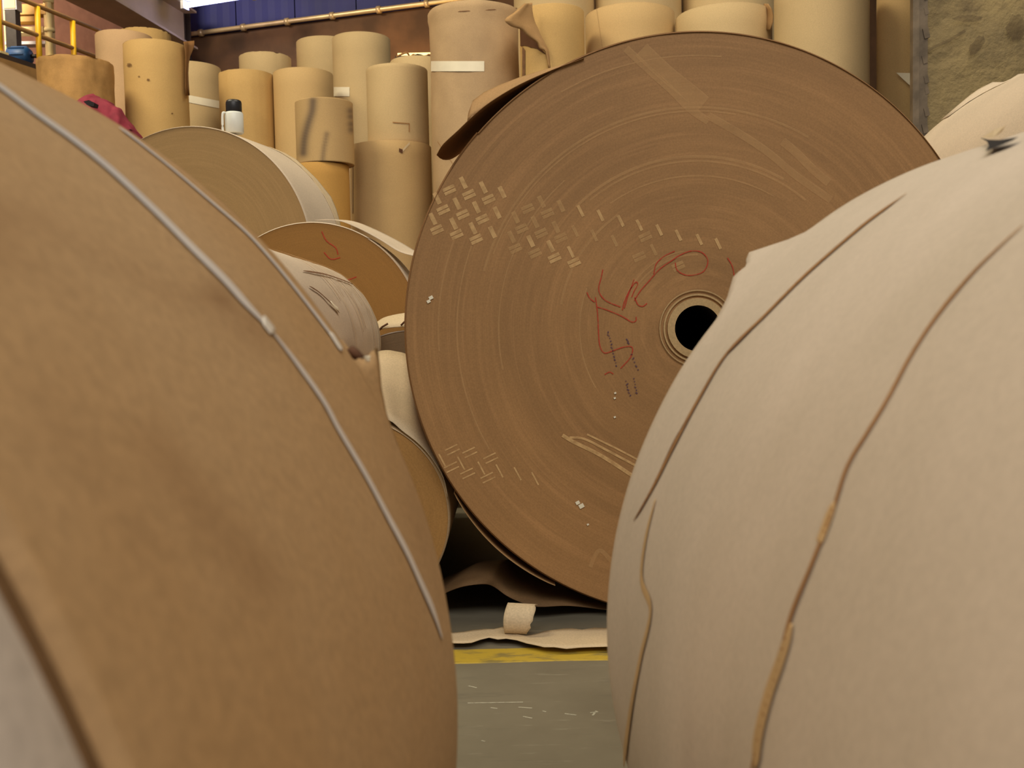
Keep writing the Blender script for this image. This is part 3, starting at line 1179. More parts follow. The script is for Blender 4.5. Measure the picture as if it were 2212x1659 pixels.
# ---- far right white roll behind it
YG = 3.44
g = at(2321, 626, YG)
RG = .746
LG = 1.6
CG = Vector((g.x, YG - LG, RG))
roll_g, _ = lying('paper_roll', 'white roll with ragged wrapper edge behind the right foreground roll by the concrete wall', CG, RG, LG, 0.0, 'white_far', 'face_k',
                  seam=-1.0, nseg=256, j1=lambda th: .02 * mnoise.noise(Vector((th * 7, 9, 0))))
aY = Vector((0, 1, 0))


def angG(px, py):
    P = at(px, py, YG) - Vector((g.x, YG, RG))
    return math.degrees(math.atan2(P.z, P.x))


gs = [(2040, 268), (2080, 240), (2110, 222), (2130, 205), (2160, 190), (2175, 192), (2190, 180), (2212, 170), (2240, 160)]
ge = [.0, .02, .05, .07, .08, .02, .03, .07, .02]
flap(roll_g, CG, aY, RG, [(angG(*p), LG - .06, LG + e * .4, e * .25) for p, e in zip(gs, ge)], 'white_far', 'torn_flap', 'ragged wrapper edge')

# ---- pile of lying rolls in the middle left
def lie_px(label, px, py, rpx, Y, L, psi_, side, face, floor_z=None, **kw):
    C = at(px, py, Y)
    R = rpx / F * Y
    if floor_z is not None:
        C.z = floor_z + R
    r, s_ = lying('paper_roll', label, C, R, L, psi_, side, face, **kw)
    return r, C, R


ra, CA, RA = lie_px('wide brown-faced roll with pale grey side, topmost of the pile behind the strapped roll', 409, 561, 284, 4.85, .40, math.radians(13), 'white_far', 'face_a', nseg=200, core=.055, seam=-2.4)
aA = Vector((math.sin(math.radians(13)), math.cos(math.radians(13)), 0))
flap(ra, CA, aA, RA, [(th, .36, .40 + e, e * .3) for th, e in [(66, 0), (60, .012), (54, .02), (48, .01), (40, .015), (30, .028), (24, .02), (18, .01), (10, 0)]], 'cream_sheet', 'torn_flap', 'cream torn wrapper edge')
rb, CB, RB_ = lie_px('roll with orange-brown end and peeling pale wrapper beside the huge roll', 676, 715, 234, 4.25, .36, 0.02, 'white_far', 'face_b', nseg=200, core=.05, seam=1.0)
aB = Vector((math.sin(.02), math.cos(.02), 0))
# peeling wrapper of that roll: lifts towards its right
v, f = [], []
pe_ = smooth_path([(680, 476), (730, 477), (775, 494), (820, 518), (860, 543), (893, 553)], 5)
for i, p in enumerate(pe_):
    P = at(p[0], p[1], CB.y + .02)
    u = i / (len(pe_) - 1)
    for k in range(7):
        w_ = k / 6
        v.append(P + Vector((.09 * w_ * u, .30 * w_, .035 * w_ * (1 - u) - .0 * w_)))
for i in range(len(pe_) - 1):
    for k in range(6):
        q = i * 7 + k
        f.append((q, q + 1, q + 8, q + 7))
o = mesh_obj('peeling_wrapper', to_local(rb, v), f, M['white_far'], rb, True)
o.modifiers.new('thick', 'SOLIDIFY').thickness = .002
# faint red crayon on its face
rs = []
for s_ in ([(695, 500), (705, 520), (725, 535), (730, 550)], [(720, 590), (745, 605), (770, 598)], [(700, 545), (715, 560), (735, 556)]):
    P = [at(p[0], p[1], CB.y - .002) for p in smooth_path(s_, 3)]
    v, f = ribbon_data(P, [Vector((0, -1, 0))] * len(P), .005, .0004, .0)
    mesh_obj('crayon_mark', to_local(rb, v), f, M['red_ink'], rb)
# crosswise white-sided roll C in front of it
YC = 3.52
LC = 1.35
c_ = at(643, 747, YC)
RC = 180 / F * YC
CC = Vector((c_.x, YC - LC, c_.z))
rc_, _ = lying('paper_roll', 'small roll with wrinkled pale side between the strapped roll and the orange-ended roll', CC, RC, LC, 0.0, 'white_far', 'face_k', nseg=160, seam=-.5,
               bulge=lambda th, y: .004 * mnoise.noise(Vector((math.cos(th) * 5, y * 22, math.sin(th) * 5))))
for k in range(11):
    s_c = LC - .035 - .06 * k - .03 * rnd.random()
    a0, a1 = rnd.uniform(60, 115), rnd.uniform(-20, 40)
    pts_, nr_ = [], []
    for q in range(25):
        th = math.radians(a0 + (a1 - a0) * q / 24)
        nn_ = Vector((math.cos(th), 0, math.sin(th)))
        pts_.append(CC + Vector((0, s_c + .012 * mnoise.noise(Vector((th * 3, k, 0))), 0)) + nn_ * (RC + .0035))
        nr_.append(nn_)
    v, f = ribbon_data(pts_, nr_, .003 + .003 * rnd.random(), .0002, .0005)
    mesh_obj('crease', to_local(rc_, v), f, M['layer_edge' if k % 3 else 'layer_edge_pale'], rc_, True)
surf_line(rc_, CC, aY, RC + .004, [(655, 585), (700, 592), (740, 605), (762, 614)], 2.2, 'crease_shadow', 'crease', .0003)
surf_line(rc_, CC, aY, RC + .004, [(668, 618), (690, 632), (720, 660), (733, 676)], 2.2, 'crease_shadow', 'crease', .0003)
surf_line(rc_, CC, aY, RC + .004, [(714, 652), (725, 664), (731, 668)], 4, 'fleck', 'torn_shred', .001)
# roll D with grey end, half hidden by the huge roll
YD = 3.62
dd_ = at(885, 708, YD)
RD = .328
CD = Vector((dd_.x, YD, RD))
rd_, _ = lying('paper_roll', 'grey-ended roll with lifted white wrapper half hidden behind the huge roll', CD, RD, .48, 0.0, 'white_far', 'face_d', nseg=160, seam=1.2)
v, f = [], []
lo = smooth_path([(772, 747), (795, 727), (821, 713), (848, 708), (890, 706)], 4)
hi = smooth_path([(772, 746), (800, 722), (825, 695), (850, 684), (895, 676)], 4)
for p, q in zip(lo, hi):
    A_, B_ = at(p[0], p[1], YD - .012), at(q[0], q[1], YD + .22)
    for k in range(6):
        u = k / 5
        P = A_.lerp(B_, u)
        P.z += .02 * math.sin(PI * u)
        v.append(P)
for i in range(len(lo) - 1):
    for k in range(5):
        q = i * 6 + k
        f.append((q, q + 1, q + 7, q + 6))
o = mesh_obj('lifted_wrapper', to_local(rd_, v), f, M['cream_sheet'], rd_, True)
o.modifiers.new('thick', 'SOLIDIFY').thickness = .003
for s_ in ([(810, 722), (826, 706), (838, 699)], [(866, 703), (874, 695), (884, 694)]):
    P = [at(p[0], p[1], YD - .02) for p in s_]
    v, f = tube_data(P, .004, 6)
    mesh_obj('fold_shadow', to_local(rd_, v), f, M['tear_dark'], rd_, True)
# roll E low on the floor, orange end, cream wrapper standing up
ye = at_z(750, 1339, 0).y
ce = at(750, 1119, ye)
RE = ce.z
CE = Vector((ce.x, ye, RE + .0005))
re_, _ = lying('paper_roll', 'low tan-ended roll on the floor between the strapped roll and the huge roll', CE, RE, 1.28, 0.0, 'cream_sheet', 'face_e', nseg=200, seam=2.0)
v, f = [], []
bot = smooth_path([(770, 905), (800, 902), (840, 908), (867, 930), (900, 957), (930, 990), (957, 1033), (966, 1073)], 4)
top = smooth_path([(770, 790), (795, 772), (818, 764), (850, 763), (882, 768), (890, 830), (912, 900), (945, 990)], 4)
for p, q in zip(bot, top):
    A_, B_ = at(p[0], p[1], ye - .004), at(q[0], q[1], ye + .50)
    for k in range(8):
        u = k / 7
        P = A_.lerp(B_, u)
        P.z += .012 * mnoise.noise(Vector((P.x * 12, P.y * 9, 0)))
        v.append(P)
for i in range(len(bot) - 1):
    for k in range(7):
        q = i * 8 + k
        f.append((q, q + 1, q + 9, q + 8))
o = mesh_obj('loose_wrapper', to_local(re_, v), f, M['cream_sheet'], re_, True)
o.modifiers.new('thick', 'SOLIDIFY').thickness = .0015
o['label'] = 'loose cream wrapper sheet rising off the roll'
# rolls that carry the pile, behind the foreground
def carrier(label, x, y, R, L, psi_=0.0, side='kraft', face='face_k'):
    return lying('paper_roll', label, (x, y, R), R, L, psi_, side, face, group='bottom rolls carrying the pile', nseg=96, nl=6)


def carry(C, R, rs, L, psi_, lab, sides=(-1, 1)):
    s_ = math.sqrt(max((R + rs) ** 2 - (C.z - rs) ** 2, 0))
    if s_ < rs + .002:
        s_ = rs + .002
    ax = Vector((math.cos(psi_), -math.sin(psi_), 0))
    for k in sides:
        carrier(('left ' if k < 0 else 'right ') + lab, C.x + ax.x * s_ * k, C.y + ax.y * s_ * k + .002, rs, L)[0].rotation_euler = (0, 0, -psi_)


carry(CA, RA, .30, .38, math.radians(13), 'brown bottom roll under the wide pale-sided roll')
carry(CB, RB_, .14, .34, .02, 'brown bottom roll under the orange-ended roll')
carry(CC, RC, .20, 1.2, 0.0, 'brown bottom roll under the wrinkled pale roll', (-1,))

# ------------------------------------------------------------------ standing rolls behind
def standing(label, l, r, top, Y, side, bottom=0.0, bottom_px=None, turn=0.0, face='face_k', group='upright rolls stored at the back', **kw):
    cx = (l + r) / 2
    C = at(cx, top, Y)
    dcam = (C - CAM).dot(FW)
    R = (r - l) / 2 / F * dcam
    zt = at(cx, top, Y - R).z
    if bottom_px is not None:
        bottom = at(cx, bottom_px, Y - R).z
    base = Vector((C.x, Y, bottom))
    # lean of the photo's verticals is the camera's roll, rolls stand plumb: aim the middle of the visible part
    root_ = thing('paper_roll', label, 'paper roll', tuple(base), (PI / 2, 0, turn), group)
    s_ = fill_roll(root_, R, zt - bottom, side, face, min(.05, R * .2), nseg=96, **kw)
    return root_, base, R, zt, s_


def vtape(st_, l, r, y0, y1, slope=0, mat='tape', name='tape', n=20, label=None):
    """band of tape on the front of a standing roll, pixels"""
    root_, base, R, zt, _ = st_
    v, f = [], []
    ax = Vector((base.x, base.y, 0))
    for i in range(n + 1):
        u = i / n
        col = []
        for py in (y0 + slope * u, y1 + slope * u):
            h_ = on_cyl(l + (r - l) * u, py, ax, Vector((0, 0, 1)), R + .004)
            if h_ is None:
                break
            col.append(h_[0])
        if len(col) == 2:
            v += col
    m_ = len(v) // 2
    for i in range(m_ - 1):
        f.append((2 * i, 2 * i + 1, 2 * i + 3, 2 * i + 2))
    o_ = mesh_obj(name, to_local(root_, v), f, M[mat], root_, True)
    if label:
        o_['label'] = label
    return o_


def crumple(amp, fr):
    return lambda th, y: amp * mnoise.noise(Vector((math.cos(th) * fr, y * fr * 1.2, math.sin(th) * fr))) + amp * .5 * mnoise.noise(Vector((math.cos(th) * fr * 2.6, y * fr * 3, math.sin(th) * fr * 2.6)))


H_ = standing('short crumpled orange-brown upright roll below the yellow railing', 84, 238, 116, 9.3, 'kraft_crumple', bulge=crumple(.013, 3.0), turn=.4, nl=70)
I_ = standing('tall pinkish upright roll behind the left crumpled roll', 208, 326, 62, 10.9, 'kraft_pink', turn=1.0)
I2 = standing('narrow upright roll with a chipped rim behind the two tall left rolls', 258, 366, 57, 12.1, 'kraft_yellow', j1=lambda th: -.03 * max(0, mnoise.noise(Vector((th * 6, 1, 0)))))
J_ = standing('tall golden brown upright roll with dark spots, foremost at left', 268, 400, 82, 9.9, 'kraft_yellow', turn=2.0, bulge=crumple(.003, 2))
for (x, y, s_) in [(279, 140, 5), (320, 172, 3), (300, 165, 2), (372, 245, 2)]:
    ring_ = [on_cyl(x + s_ * 1.15 * math.cos(q * .6283) * (1 + .25 * math.sin(q * 2.1)), y + s_ * .8 * math.sin(q * .6283), Vector((J_[1].x, J_[1].y, 0)), Vector((0, 0, 1)), J_[2] + .006)[0] for q in range(10)]
    mesh_obj('stain_spot', to_local(J_[0], ring_), [tuple(range(10))], M['stain_brown'], J_[0])
K_ = standing('upright roll with a slanting white tape band near the tall golden roll', 345, 474, 130, 11.3, 'kraft_pale', turn=2.2)
vtape(K_, 401, 473.5, 204, 220, slope=14, label='slanting white tape')
# torn wrapper hanging at the right of the golden roll
v, f = [], []
shp = [(396, 90, 420, 88), (398, 100, 420, 98), (400, 112, 416, 110), (401, 125, 411, 122), (401, 140, 408, 137), (400, 160, 407, 158), (400, 185, 408, 182), (401, 207, 410, 206)]
for (xa, ya, xb, yb) in shp:
    for k in range(4):
        u = k / 3
        p = at(xa + (xb - xa) * u, ya + (yb - ya) * u, 9.75 + .12 * u + .05 * math.sin(u * PI))
        v.append(p)
for i in range(len(shp) - 1):
    for k in range(3):
        q = i * 4 + k
        f.append((q, q + 1, q + 5, q + 4))
fo = mesh_obj('torn_flap', to_local(J_[0], v), f, M['kraft_dark'], J_[0], True)
fo.modifiers.new('thick', 'SOLIDIFY').thickness = .004
fo['label'] = 'dark torn wrapper strip hanging at the side'
L_ = standing('golden upright roll with a dented left rim behind the thermos', 473, 590, 148, 10.6, 'kraft_yellow', turn=1.2, bulge=crumple(.006, 2.5))
M_ = standing('smooth upright roll right beside the dented golden roll', 590, 718, 144, 10.6, 'kraft', turn=2.5)
N_ = standing('pale upright roll end peeking over the pair of golden rolls', 517, 627, 110, 11.8, 'kraft_pale', turn=.5, j1=lambda th: -.02 * max(0, mnoise.noise(Vector((th * 4, 4, 0)))))
O1 = standing('pale upright roll left behind the tallest centre roll', 640, 764, 76, 12.1, 'kraft_pale', turn=2.0)
P_ = standing('tallest pale upright roll at centre with a white tape stub', 717, 842, 67, 11.2, 'kraft_pale', turn=2.9)
vtape(P_, 719, 755, 188, 208, label='white tape stub')
Q_ = standing('upright roll with strapping debris lying on its top', 842, 960, 119, 9.95, 'kraft_pale', turn=1.7)
S_ = standing('wide upright roll carrying another roll, with a small torn tick near its rim', 755, 931, 302, 8.8, 'kraft', turn=2.6)
R_ = standing('smooth upright roll standing on top of the wide roll', 790, 923, 135, 8.82, 'kraft_pale', bottom=S_[3] + .001, turn=2.2)
S2 = standing('greyish upright roll peeking out left of the wide roll', 722, 800, 312, 9.75, 'kraft_tall', turn=.2)
vtape(R_, 848, 884, 263, 265, slope=3, mat='layer_edge', name='crease')
vtape(R_, 883, 885, 266, 285, mat='layer_edge', name='crease', n=2)
vtape(S_, 862, 870, 320, 328, slope=3, mat='tear_dark', name='tear', n=3)
vtape(S_, 870, 885, 322, 328, slope=-16, mat='cream_sheet', name='torn_shred', n=4)
vtape(S_, 757, 762, 320, 460, mat='kraft_tall', name='wrapper_edge', n=2)
U_ = standing('orange upright roll under the stained roll', 630, 753, 349, 8.2, 'kraft_orange', turn=.6)
T_ = standing('upright roll with dark grey stains standing on the orange roll', 637, 761, 209, 8.2, 'kraft_grey', bottom=U_[3] + .004, turn=1.0, nl=60)
me = T_[4].data
stt = me.attributes.new('stain', 'FLOAT', 'POINT')
mw = ROOTS[T_[0].name].inverted()
pth = [(smooth_path([(676, 218), (674, 240), (665, 270), (658, 300), (655, 330)], 5), 10, 1.0), (smooth_path([(706, 290), (700, 320), (697, 345)], 5), 6, .7), (smooth_path([(757, 240), (759, 280)], 3), 8, .8)]
vals = []
for vv in me.vertices:
    P = mw @ vv.co
    ddv = P - CAM
    z = ddv.dot(FW)
    x, y = W / 2 + F * ddv.dot(RT) / z, H / 2 - F * ddv.dot(UP) / z
    val = 0
    if P.y < T_[1].y:
        for pts, wd, am in pth:
            dm = min((x - q[0]) ** 2 + (y - q[1]) ** 2 for q in pts)
            val = max(val, am * math.exp(-dm / (wd * wd)))
    vals.append(val)
stt.data.foreach_set('value', vals)
# strapping debris on roll Q
root = thing('strapping_scrap', 'tangle of cut strapping lying on top of an upright roll', 'scrap', (Q_[1].x - .02, Q_[1].y - .12, Q_[3]))
for k in range(7):
    a0 = rnd.uniform(-.17, .16)
    pts = [Vector((a0 + u * rnd.uniform(.10, .16), rnd.uniform(-.06, .06), .012 + .05 * math.sin(PI * u) * rnd.uniform(.3, 1))) for u in (0, .33, .66, 1)]
    v, f = tube_data(smooth_path(pts, 4), .009, 6)
    mesh_obj('strip', v, f, M['dark_metal' if k % 2 else 'layer_edge'], root, True)

V_ = standing('broad upright roll with white tape and crumpled top band left of the huge roll', 926, 1119, 0, 8.3, 'kraft_tall', turn=1.1, nl=60,
              bulge=lambda th, y: .006 * mnoise.noise(Vector((math.cos(th) * 3, y * 4, math.sin(th) * 3))) + (.010 if y > 3.15 else 0))
vtape(V_, 931, 1046, 132, 154, label='white tape strip')
vtape(V_, 927, 1117, 27, 29, slope=-10, mat='crease_shadow', name='crease')
vtape(V_, 945, 978, 305, 307, slope=48, mat='layer_edge', name='crease')
Wd = standing('upright roll with its wrapper torn open in a big fold', 1121, 1261, 6, 7.9, 'kraft_yellow', turn=.9)
# big fold of wrapper
out_ = [(1133, 8), (1110, 28), (1090, 43), (1104, 57), (1122, 62), (1140, 78), (1160, 92), (1166, 105), (1178, 112), (1186, 150)]
inn_ = [(1150, 6), (1150, 20), (1152, 34), (1156, 48), (1162, 60), (1168, 74), (1174, 86), (1180, 98), (1186, 112), (1190, 152)]
v, f = [], []
Yw = 7.9 - Wd[2]
for p, q in zip(smooth_path(out_, 3), smooth_path(inn_, 3)):
    for k in range(5):
        u = k / 4
        x, y = p[0] + (q[0] - p[0]) * u, p[1] + (q[1] - p[1]) * u
        yy = interp(x, [1090, 1120, 1150, 1190], [Yw - .16, Yw - .09, Yw - .05, Yw - .02])
        v.append(at(x, y, yy - .012 * math.sin(2 * PI * u)))
for i in range(len(v) // 5 - 1):
    for k in range(4):
        q = i * 5 + k
        f.append((q, q + 1, q + 6, q + 5))
o = mesh_obj('torn_fold', to_local(Wd[0], v), f, M['kraft_sheet'], Wd[0], True)
o.modifiers.new('thick', 'SOLIDIFY').thickness = .004
o['label'] = 'torn wrapper fold hanging outwards'
hp = [on_cyl(x, y, Vector((Wd[1].x, Wd[1].y, 0)), Vector((0, 0, 1)), Wd[2] + .006)[0] for x, y in [(1123, 60), (1132, 66), (1142, 78), (1158, 90), (1168, 104), (1180, 118), (1172, 114), (1158, 104), (1146, 102), (1134, 98), (1124, 100)]]
mesh_obj('tear_hole', to_local(Wd[0], hp), [(0, 1, 9, 10), (1, 2, 8, 9), (2, 3, 7, 8), (3, 4, 6, 7), (4, 5, 6)], M['tear_dark'], Wd[0])
vtape(Wd, 1128, 1134, 100, 175, slope=8, mat='crease_shadow', name='crease', n=3)
X_ = standing('upright roll with an overlapping wrapper edge above the huge roll', 1263, 1456, 4, 8.3, 'kraft', turn=2.8)
vtape(X_, 1287, 1302, 8, 10.5, slope=100, mat='crease_shadow', name='wrapper_edge', n=10)
v, f = [], []
Y1 = standing('upright roll with a torn right edge above the huge roll', 1459, 1665, 4, 8.08, 'kraft_pale', turn=2.9)
v, f = [], []
for i, (xa, xb, y) in enumerate([(1650, 1660, 8), (1654, 1668, 20), (1655, 1671, 34), (1654, 1670, 48), (1653, 1664, 64)]):
    for k in range(4):
        u = k / 3
        v.append(at(xa + (xb - xa) * u, y, 8.08 - .24 - .06 * u))
for i in range(4):
    for k in range(3):
        q = i * 4 + k
        f.append((q, q + 1, q + 5, q + 4))
o = mesh_obj('torn_flap', to_local(Y1[0], v), f, M['kraft_sheet'], Y1[0], True)
o.modifiers.new('thick', 'SOLIDIFY').thickness = .004
Z_ = standing('tall upright roll reaching out of the picture left of the steel edge', 1674, 1873, -60, 7.6, 'kraft_pale', turn=2.7)
ZZ = standing('upright roll with a white sticker half hidden by the steel edge', 1897, 2016, -60, 7.75, 'kraft', turn=2.7)
vs = [on_cyl(x, y, Vector((ZZ[1].x, ZZ[1].y, 0)), Vector((0, 0, 1)), ZZ[2] + .02)[0] for x, y in [(1936, 157), (1975, 158), (1975, 192), (1960, 180)]]
mesh_obj('sticker', to_local(ZZ[0], vs), [(0, 1, 2, 3)], M['tape'], ZZ[0])['label'] = 'white sticker'
for l, r, lab in [(1108, 1282, 'tall upright roll rising behind the torn-open roll'), (1284, 1470, 'tall upright roll rising behind the overlapping-wrapper roll'), (1474, 1672, 'tall upright roll rising behind the torn-edged roll')]:
    standing(lab, l, r, -70, 9.5, 'kraft_pale', turn=rnd.uniform(1, 3))

# ------------------------------------------------------------------ small things
# thermos on the topmost lying roll
tx = at(507, 288, 5.02)
zt_ = CA.z + math.sqrt(RA ** 2 - (tx.x - (CA.x + (5.02 - CA.y) * math.tan(math.radians(13)))) ** 2)
root = thing('thermos', 'white thermos flask with black cap standing on the pale-sided roll', 'thermos', (tx.x, 5.02, zt_ + .014))
ztop = at(507, 223, 5.02).z - zt_


def lathe(prof, n=32):
    v, f = [], []
    for r_, z_ in prof:
        for k in range(n):
            a_ = 2 * PI * k / n
            v.append((r_ * math.cos(a_), r_ * math.sin(a_), z_))
    for i in range(len(prof) - 1):
        for k in range(n):
            k2 = (k + 1) % n
            f.append((i * n + k, i * n + k2, (i + 1) * n + k2, (i + 1) * n + k))
    f.append(tuple(range(n - 1, -1, -1)))
    f.append(tuple((len(prof) - 1) * n + k for k in range(n)))
    return v, f


zb_ = ztop - .060
v, f = lathe([(.040, -.004), (.045, 0), (.045, zb_ - .008), (.041, zb_)])
mesh_obj('flask', v, f, M['thermos_white'], root, True)
v, f = lathe([(.037, zb_), (.039, zb_ + .003), (.039, zb_ + .046), (.036, zb_ + .056), (.030, zb_ + .060)])
mesh_obj('cap', v, f, M['thermos_black'], root, True)
v, f = tube_data(smooth_path([(-.036, -.026, zb_ - .006), (-.046, -.032, zb_ - .008), (-.049, -.034, zb_ - .04), (-.048, -.033, zb_ - .10), (-.036, -.026, zb_ - .11)], 5), .006, 8)
mesh_obj('handle', v, f, M['thermos_white'], root, True)

# maroon cloth on a hidden low upright roll
SB = standing('low upright roll under the maroon cloth behind the strapped roll', 128, 262, 292, 6.2, 'kraft', group=None)
cx = at(218, 250, 6.15)
root = thing('jacket', 'crumpled maroon jacket with a dark patch showing above the strapped roll', 'jacket', (cx.x, 6.15, SB[3]))
outl = [(160, 222), (175, 208), (195, 203), (215, 210), (235, 222), (252, 228), (262, 245), (272, 262), (285, 280)]
v, f = [], []
no, na = len(outl), 12
sp_ = smooth_path(outl, 4)
for p in sp_:
    T = at(p[0], p[1], 6.1)
    hgt = max(T.z - SB[3], .02)
    for k in range(na + 1):
        a_ = PI * k / na
        n_ = .026 * mnoise.noise(Vector((T.x * 26, math.cos(a_) * 3.0, math.sin(a_) * 3.0)))
        v.append(Vector((T.x - cx.x + n_, -.14 * math.cos(a_) * (1 + n_ * 8), max(.0, hgt * math.sin(a_) ** .7 * (1 + n_ * 5)))))
for i in range(len(sp_) - 1):
    for k in range(na):
        q = i * (na + 1) + k
        f.append((q, q + 1, q + na + 2, q + na + 1))
f.append(tuple(range(na, -1, -1)))
b_0 = (len(sp_) - 1) * (na + 1)
f.append(tuple(b_0 + k for k in range(na + 1)))
mesh_obj('cloth', v, f, M['cloth_red'], root, True)
pp = [at(x, y, 5.93) - Vector((cx.x, 6.15, SB[3])) for x, y in [(180, 219), (192, 216), (204, 222), (202, 230), (188, 227)]]
pp2 = [p + Vector((0, .06, 0)) for p in pp]
fp = [(0, 1, 2, 3, 4), (9, 8, 7, 6, 5)] + [(i, (i + 1) % 5, 5 + (i + 1) % 5, 5 + i) for i in range(5)]
mesh_obj('dark_patch', pp + pp2, fp, M['cloth_black'], root)

# torn strip of paper on the floor with a curled piece
up_ = zm([(415, 1352), (480, 1350), (560, 1340), (640, 1328), (720, 1325), (800, 1318), (870, 1300), (930, 1330), (1060, 1372), (1130, 1365), (1200, 1345), (1260, 1330), (1350, 1322), (1420, 1318), (1500, 1322), (1600, 1318), (1710, 1316), (1900, 1310)], 3.687, 850, 1000)
dn_ = zm([(415, 1420), (480, 1425), (560, 1428), (620, 1425), (690, 1402), (760, 1385), (830, 1395), (900, 1400), (980, 1405), (1060, 1425), (1130, 1440), (1200, 1458), (1280, 1466), (1380, 1470), (1480, 1468), (1600, 1462), (1710, 1458), (1900, 1452)], 3.687, 850, 1000)
v, f = [], []
for i, (p, q) in enumerate(zip(up_, dn_)):
    for k in range(7):
        u = k / 6
        x, y = p[0] + (q[0] - p[0]) * u, p[1] + (q[1] - p[1]) * u
        hz = .004 + .010 * u * u + .006 * max(0, mnoise.noise(Vector((i * .8, k * .5, 2))))
        P = at_z(x + rnd.uniform(-.8, .8), y + (rnd.uniform(-2, 2) if k in (0, 6) else 0), hz)
        v.append(P)
for i in range(len(up_) - 1):
    for k in range(6):
        q = i * 7 + k
        f.append((q, q + 1, q + 8, q + 7))
sc_ = at_z(1130, 1375, 0)
root = thing('paper_strip', 'torn cream paper strip with a curled end lying on the floor behind the yellow line', 'paper strip', (sc_.x, sc_.y, 0))
o = mesh_obj('strip', to_local(root, v), f, M['cream_sheet'], root, True)
o.modifiers.new('thick', 'SOLIDIFY').thickness = .0015
# curl: a loop whose axis runs across the picture
fl_ = at_z(1092, 1372, .006)
fr_ = at_z(1142, 1374, .006)
hC = at(1125, 1306, fl_.y + .02).z
v, f = [], []
nc, nw = 22, 8
for i in range(nc + 1):
    a_ = -PI * .5 + 1.75 * PI * i / nc       # from floor, up the front, over and down behind
    for k in range(nw + 1):
        u = k / nw
        rx, rz = .033, hC / 2
        y = fl_.y + .022 - rx * math.cos(a_ + 0) * (1 if a_ < PI * .5 else .8)
        z = hC / 2 + rz * math.sin(a_) + .004
        xr = fr_.x + .012 * (math.sin(a_) + .5) + .006 * mnoise.noise(Vector((i * .9, 3, 0))) + .005 * mnoise.noise(Vector((i * 2.3, 7, 0)))
        xl = fl_.x - .004 * math.cos(a_) + .010 * max(0, math.sin(a_)) ** 2 * .6
        v.append((xl + (xr - xl) * u, y - .008 * u, z * (1 - .04 * u)))
for i in range(nc):
    for k in range(nw):
        q = i * (nw + 1) + k
        f.append((q, q + 1, q + nw + 2, q + nw + 1))
o = mesh_obj('curled_end', to_local(root, v), f, M['cream_sheet'], root, True)
o.modifiers.new('thick', 'SOLIDIFY').thickness = .0015

# ------------------------------------------------------------------ platform with yellow railing top left
p2, p3, p4 = at(80, 12, 18.0), at(149, 42, 18.86), at(205, 65, 19.5)
rz = p2.z
rail_o = Vector((p2.x, p2.y, rz))
plat_z = rz - 1.10
root = thing('platform', 'raised steel platform high at the left carrying the yellow railing', 'platform', (rail_o.x, rail_o.y, 0))
cpl = Vector((rail_o.x, rail_o.y, 0)) - BX * 1.55
v, f = obox(cpl - BD * 1 + Vector((0, 0, plat_z - .05)), BX * 1.7, BD * 6, Vector((0, 0, .05)))
mesh_obj('deck', to_local(root, v), f, M['beam_dark'], root)
v, f = obox(cpl + BX * 1.66 - BD * 1 + Vector((0, 0, plat_z - .25)), BX * .06, BD * 6, Vector((0, 0, .16)))
mesh_obj('edge_beam', to_local(root, v), f, M['rail_brown'], root)
for s_ in (-6, -2, 2, 4.8):
    v, f = obox(cpl + BX * 1.5 + BD * s_ + Vector((0, 0, (plat_z - .1) / 2)), BX * .09, BD * .09, Vector((0, 0, (plat_z - .1) / 2)))
    mesh_obj('column', to_local(root, v), f, M['beam_grey'], root)
root = thing('safety_railing', 'yellow safety railing with brown rails along the raised platform edge', 'railing', (rail_o.x, rail_o.y, plat_z))
for s_ in (-3.5, -2.65, -1.78, -.9, 0, .88, 1.6, 2.4, 3.2):
    c = Vector((rail_o.x, rail_o.y, 0)) + BD * s_
    v, f = tube_data([c + Vector((0, 0, plat_z)), c + Vector((0, 0, rz - .02))], .05, 10)
    pst = mesh_obj('post', to_local(root, v), f, M['rail_yellow'], root, True)
    v, f = obox(c + Vector((0, 0, plat_z + .03)), BX * .09, BD * .09, Vector((0, 0, .03)))
    mesh_obj('base_plate', to_local(root, v), f, M['cream_paint'], pst)
for z_ in (rz, rz - .52):
    c = Vector((rail_o.x, rail_o.y, z_))
    v, f = tube_data([c - BD * 3.6, c + BD * 3.3], .04, 10)
    mesh_obj('rail', to_local(root, v), f, M['rail_brown'], root, True)

# plant on the platform
def on_plat(px, py, Y):
    return at(px, py, Y)


mcen = on_plat(42, 122, 19.0)
root = thing('motor', 'blue electric motor on the platform behind the yellow railing', 'motor', (mcen.x, mcen.y, plat_z))
mz = mcen.z - plat_z
v, f = tube_data([Vector((-.22, 0, mz)), Vector((-.18, 0, mz)), Vector((.16, 0, mz)), Vector((.22, 0, mz))], [.10, .17, .17, .12], 16)
mesh_obj('housing', v, f, M['motor_blue'], root, True)
for k in range(8):
    a_ = 2 * PI * k / 8
    v, f = obox((0, .17 * math.cos(a_), mz + .17 * math.sin(a_)), (.15, 0, 0), (0, .02 * math.cos(a_), .02 * math.sin(a_)), (0, -.008 * math.sin(a_), .008 * math.cos(a_)))
    mesh_obj('cooling_fin', v, f, M['motor_blue'], root)
v, f = tube_data([Vector((.2, 0, mz)), Vector((.36, 0, mz))], .035, 10)
mesh_obj('shaft', v, f, M['dark_metal'], root, True)
v, f = box_data(-.2, .2, -.14, .14, 0, mz - .14)
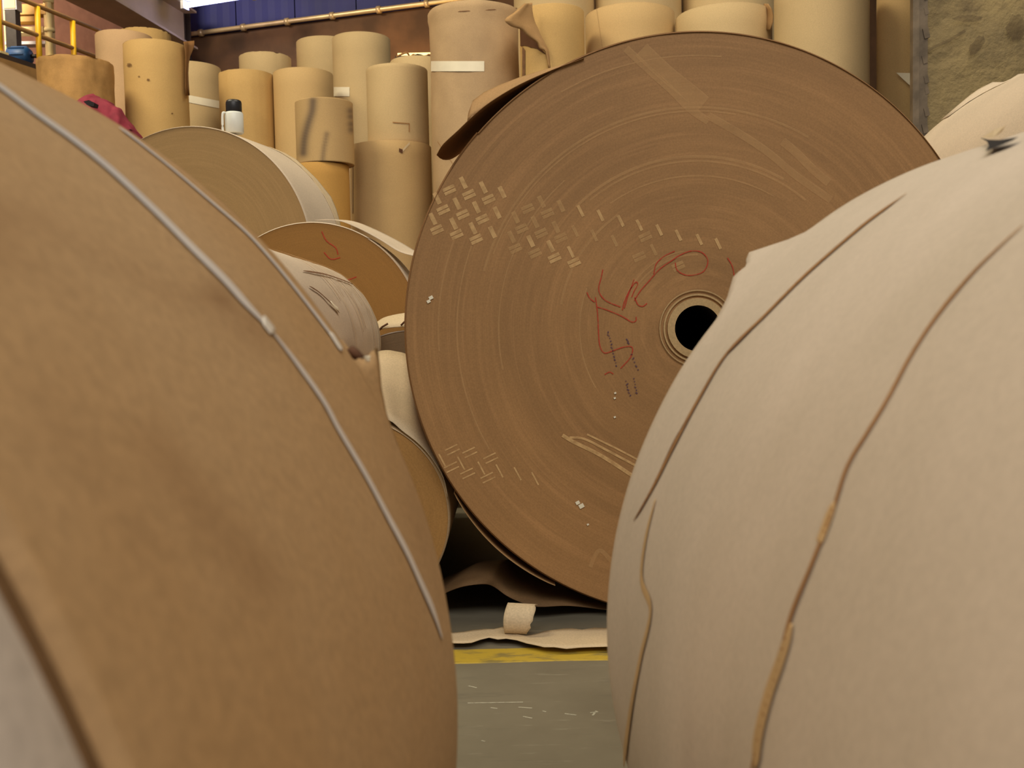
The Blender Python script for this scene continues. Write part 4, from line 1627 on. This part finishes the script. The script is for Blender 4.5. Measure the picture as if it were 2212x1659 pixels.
mesh_obj('foot', v, f, M['dark_metal'], root)
# cream pipe
pc = on_plat(107, 60, 19.6)
root = thing('pipe', 'upright cream pipe with flanges behind the yellow railing', 'pipe', (pc.x, pc.y, plat_z))
v, f = tube_data([Vector((0, 0, 0)), Vector((0, 0, 3.2))], .055, 12)
mesh_obj('pipe_run', v, f, M['cream_paint'], root, True)
for z_ in (.12, .62, 1.15, 1.7):
    v, f = tube_data([Vector((0, 0, z_ - .03)), Vector((0, 0, z_ + .03))], .10, 12)
    mesh_obj('flange', v, f, M['cream_paint'], root, True)
# cabinet
cc_ = on_plat(26, 10, 19.4)
root = thing('control_cabinet', 'pale control cabinet behind the yellow railing at the top left corner', 'cabinet', (cc_.x, cc_.y, plat_z))
zc_ = cc_.z - plat_z
v, f = box_data(-.1, .1, -.1, .1, 0, zc_ - .12)
mesh_obj('stand', v, f, M['dark_metal'], root)
v, f = box_data(-.13, .13, -.1, .12, zc_ - .12, zc_ + .5)
mesh_obj('body', v, f, M['fixture'], root)
v, f = box_data(-.11, .11, -.115, -.1, zc_ - .10, zc_ + .46)
dr = mesh_obj('door', v, f, M['cream_paint'], root)
v, f = box_data(.07, .09, -.135, -.115, zc_ + .1, zc_ + .2)
mesh_obj('handle', v, f, M['dark_metal'], dr)
# machine frame with cream beams
mb = on_plat(62, 70, 20.2)
root = thing('machine_frame', 'cream and yellow machine frame standing on the platform behind the blue motor', 'machine', (mb.x, mb.y, plat_z))
for (px_, py_, hw, hh, mm) in [(60, 24, .40, .10, 'kraft_yellow'), (60, 68, .36, .06, 'cream_paint'), (52, 45, .26, .05, 'kraft_yellow'), (60, 96, .40, .03, 'fixture')]:
    q = at(px_, py_, mb.y)
    v, f = obox((q.x - mb.x, 0, q.z - plat_z), (hw, 0, 0), (0, .12, 0), (0, 0, hh))
    mesh_obj('beam', v, f, M[mm], root)
for sx in (-.38, .42):
    v, f = box_data(sx - .06, sx + .06, -.1, .1, 0, 1.9)
    mesh_obj('upright', v, f, M['cream_paint'], root)
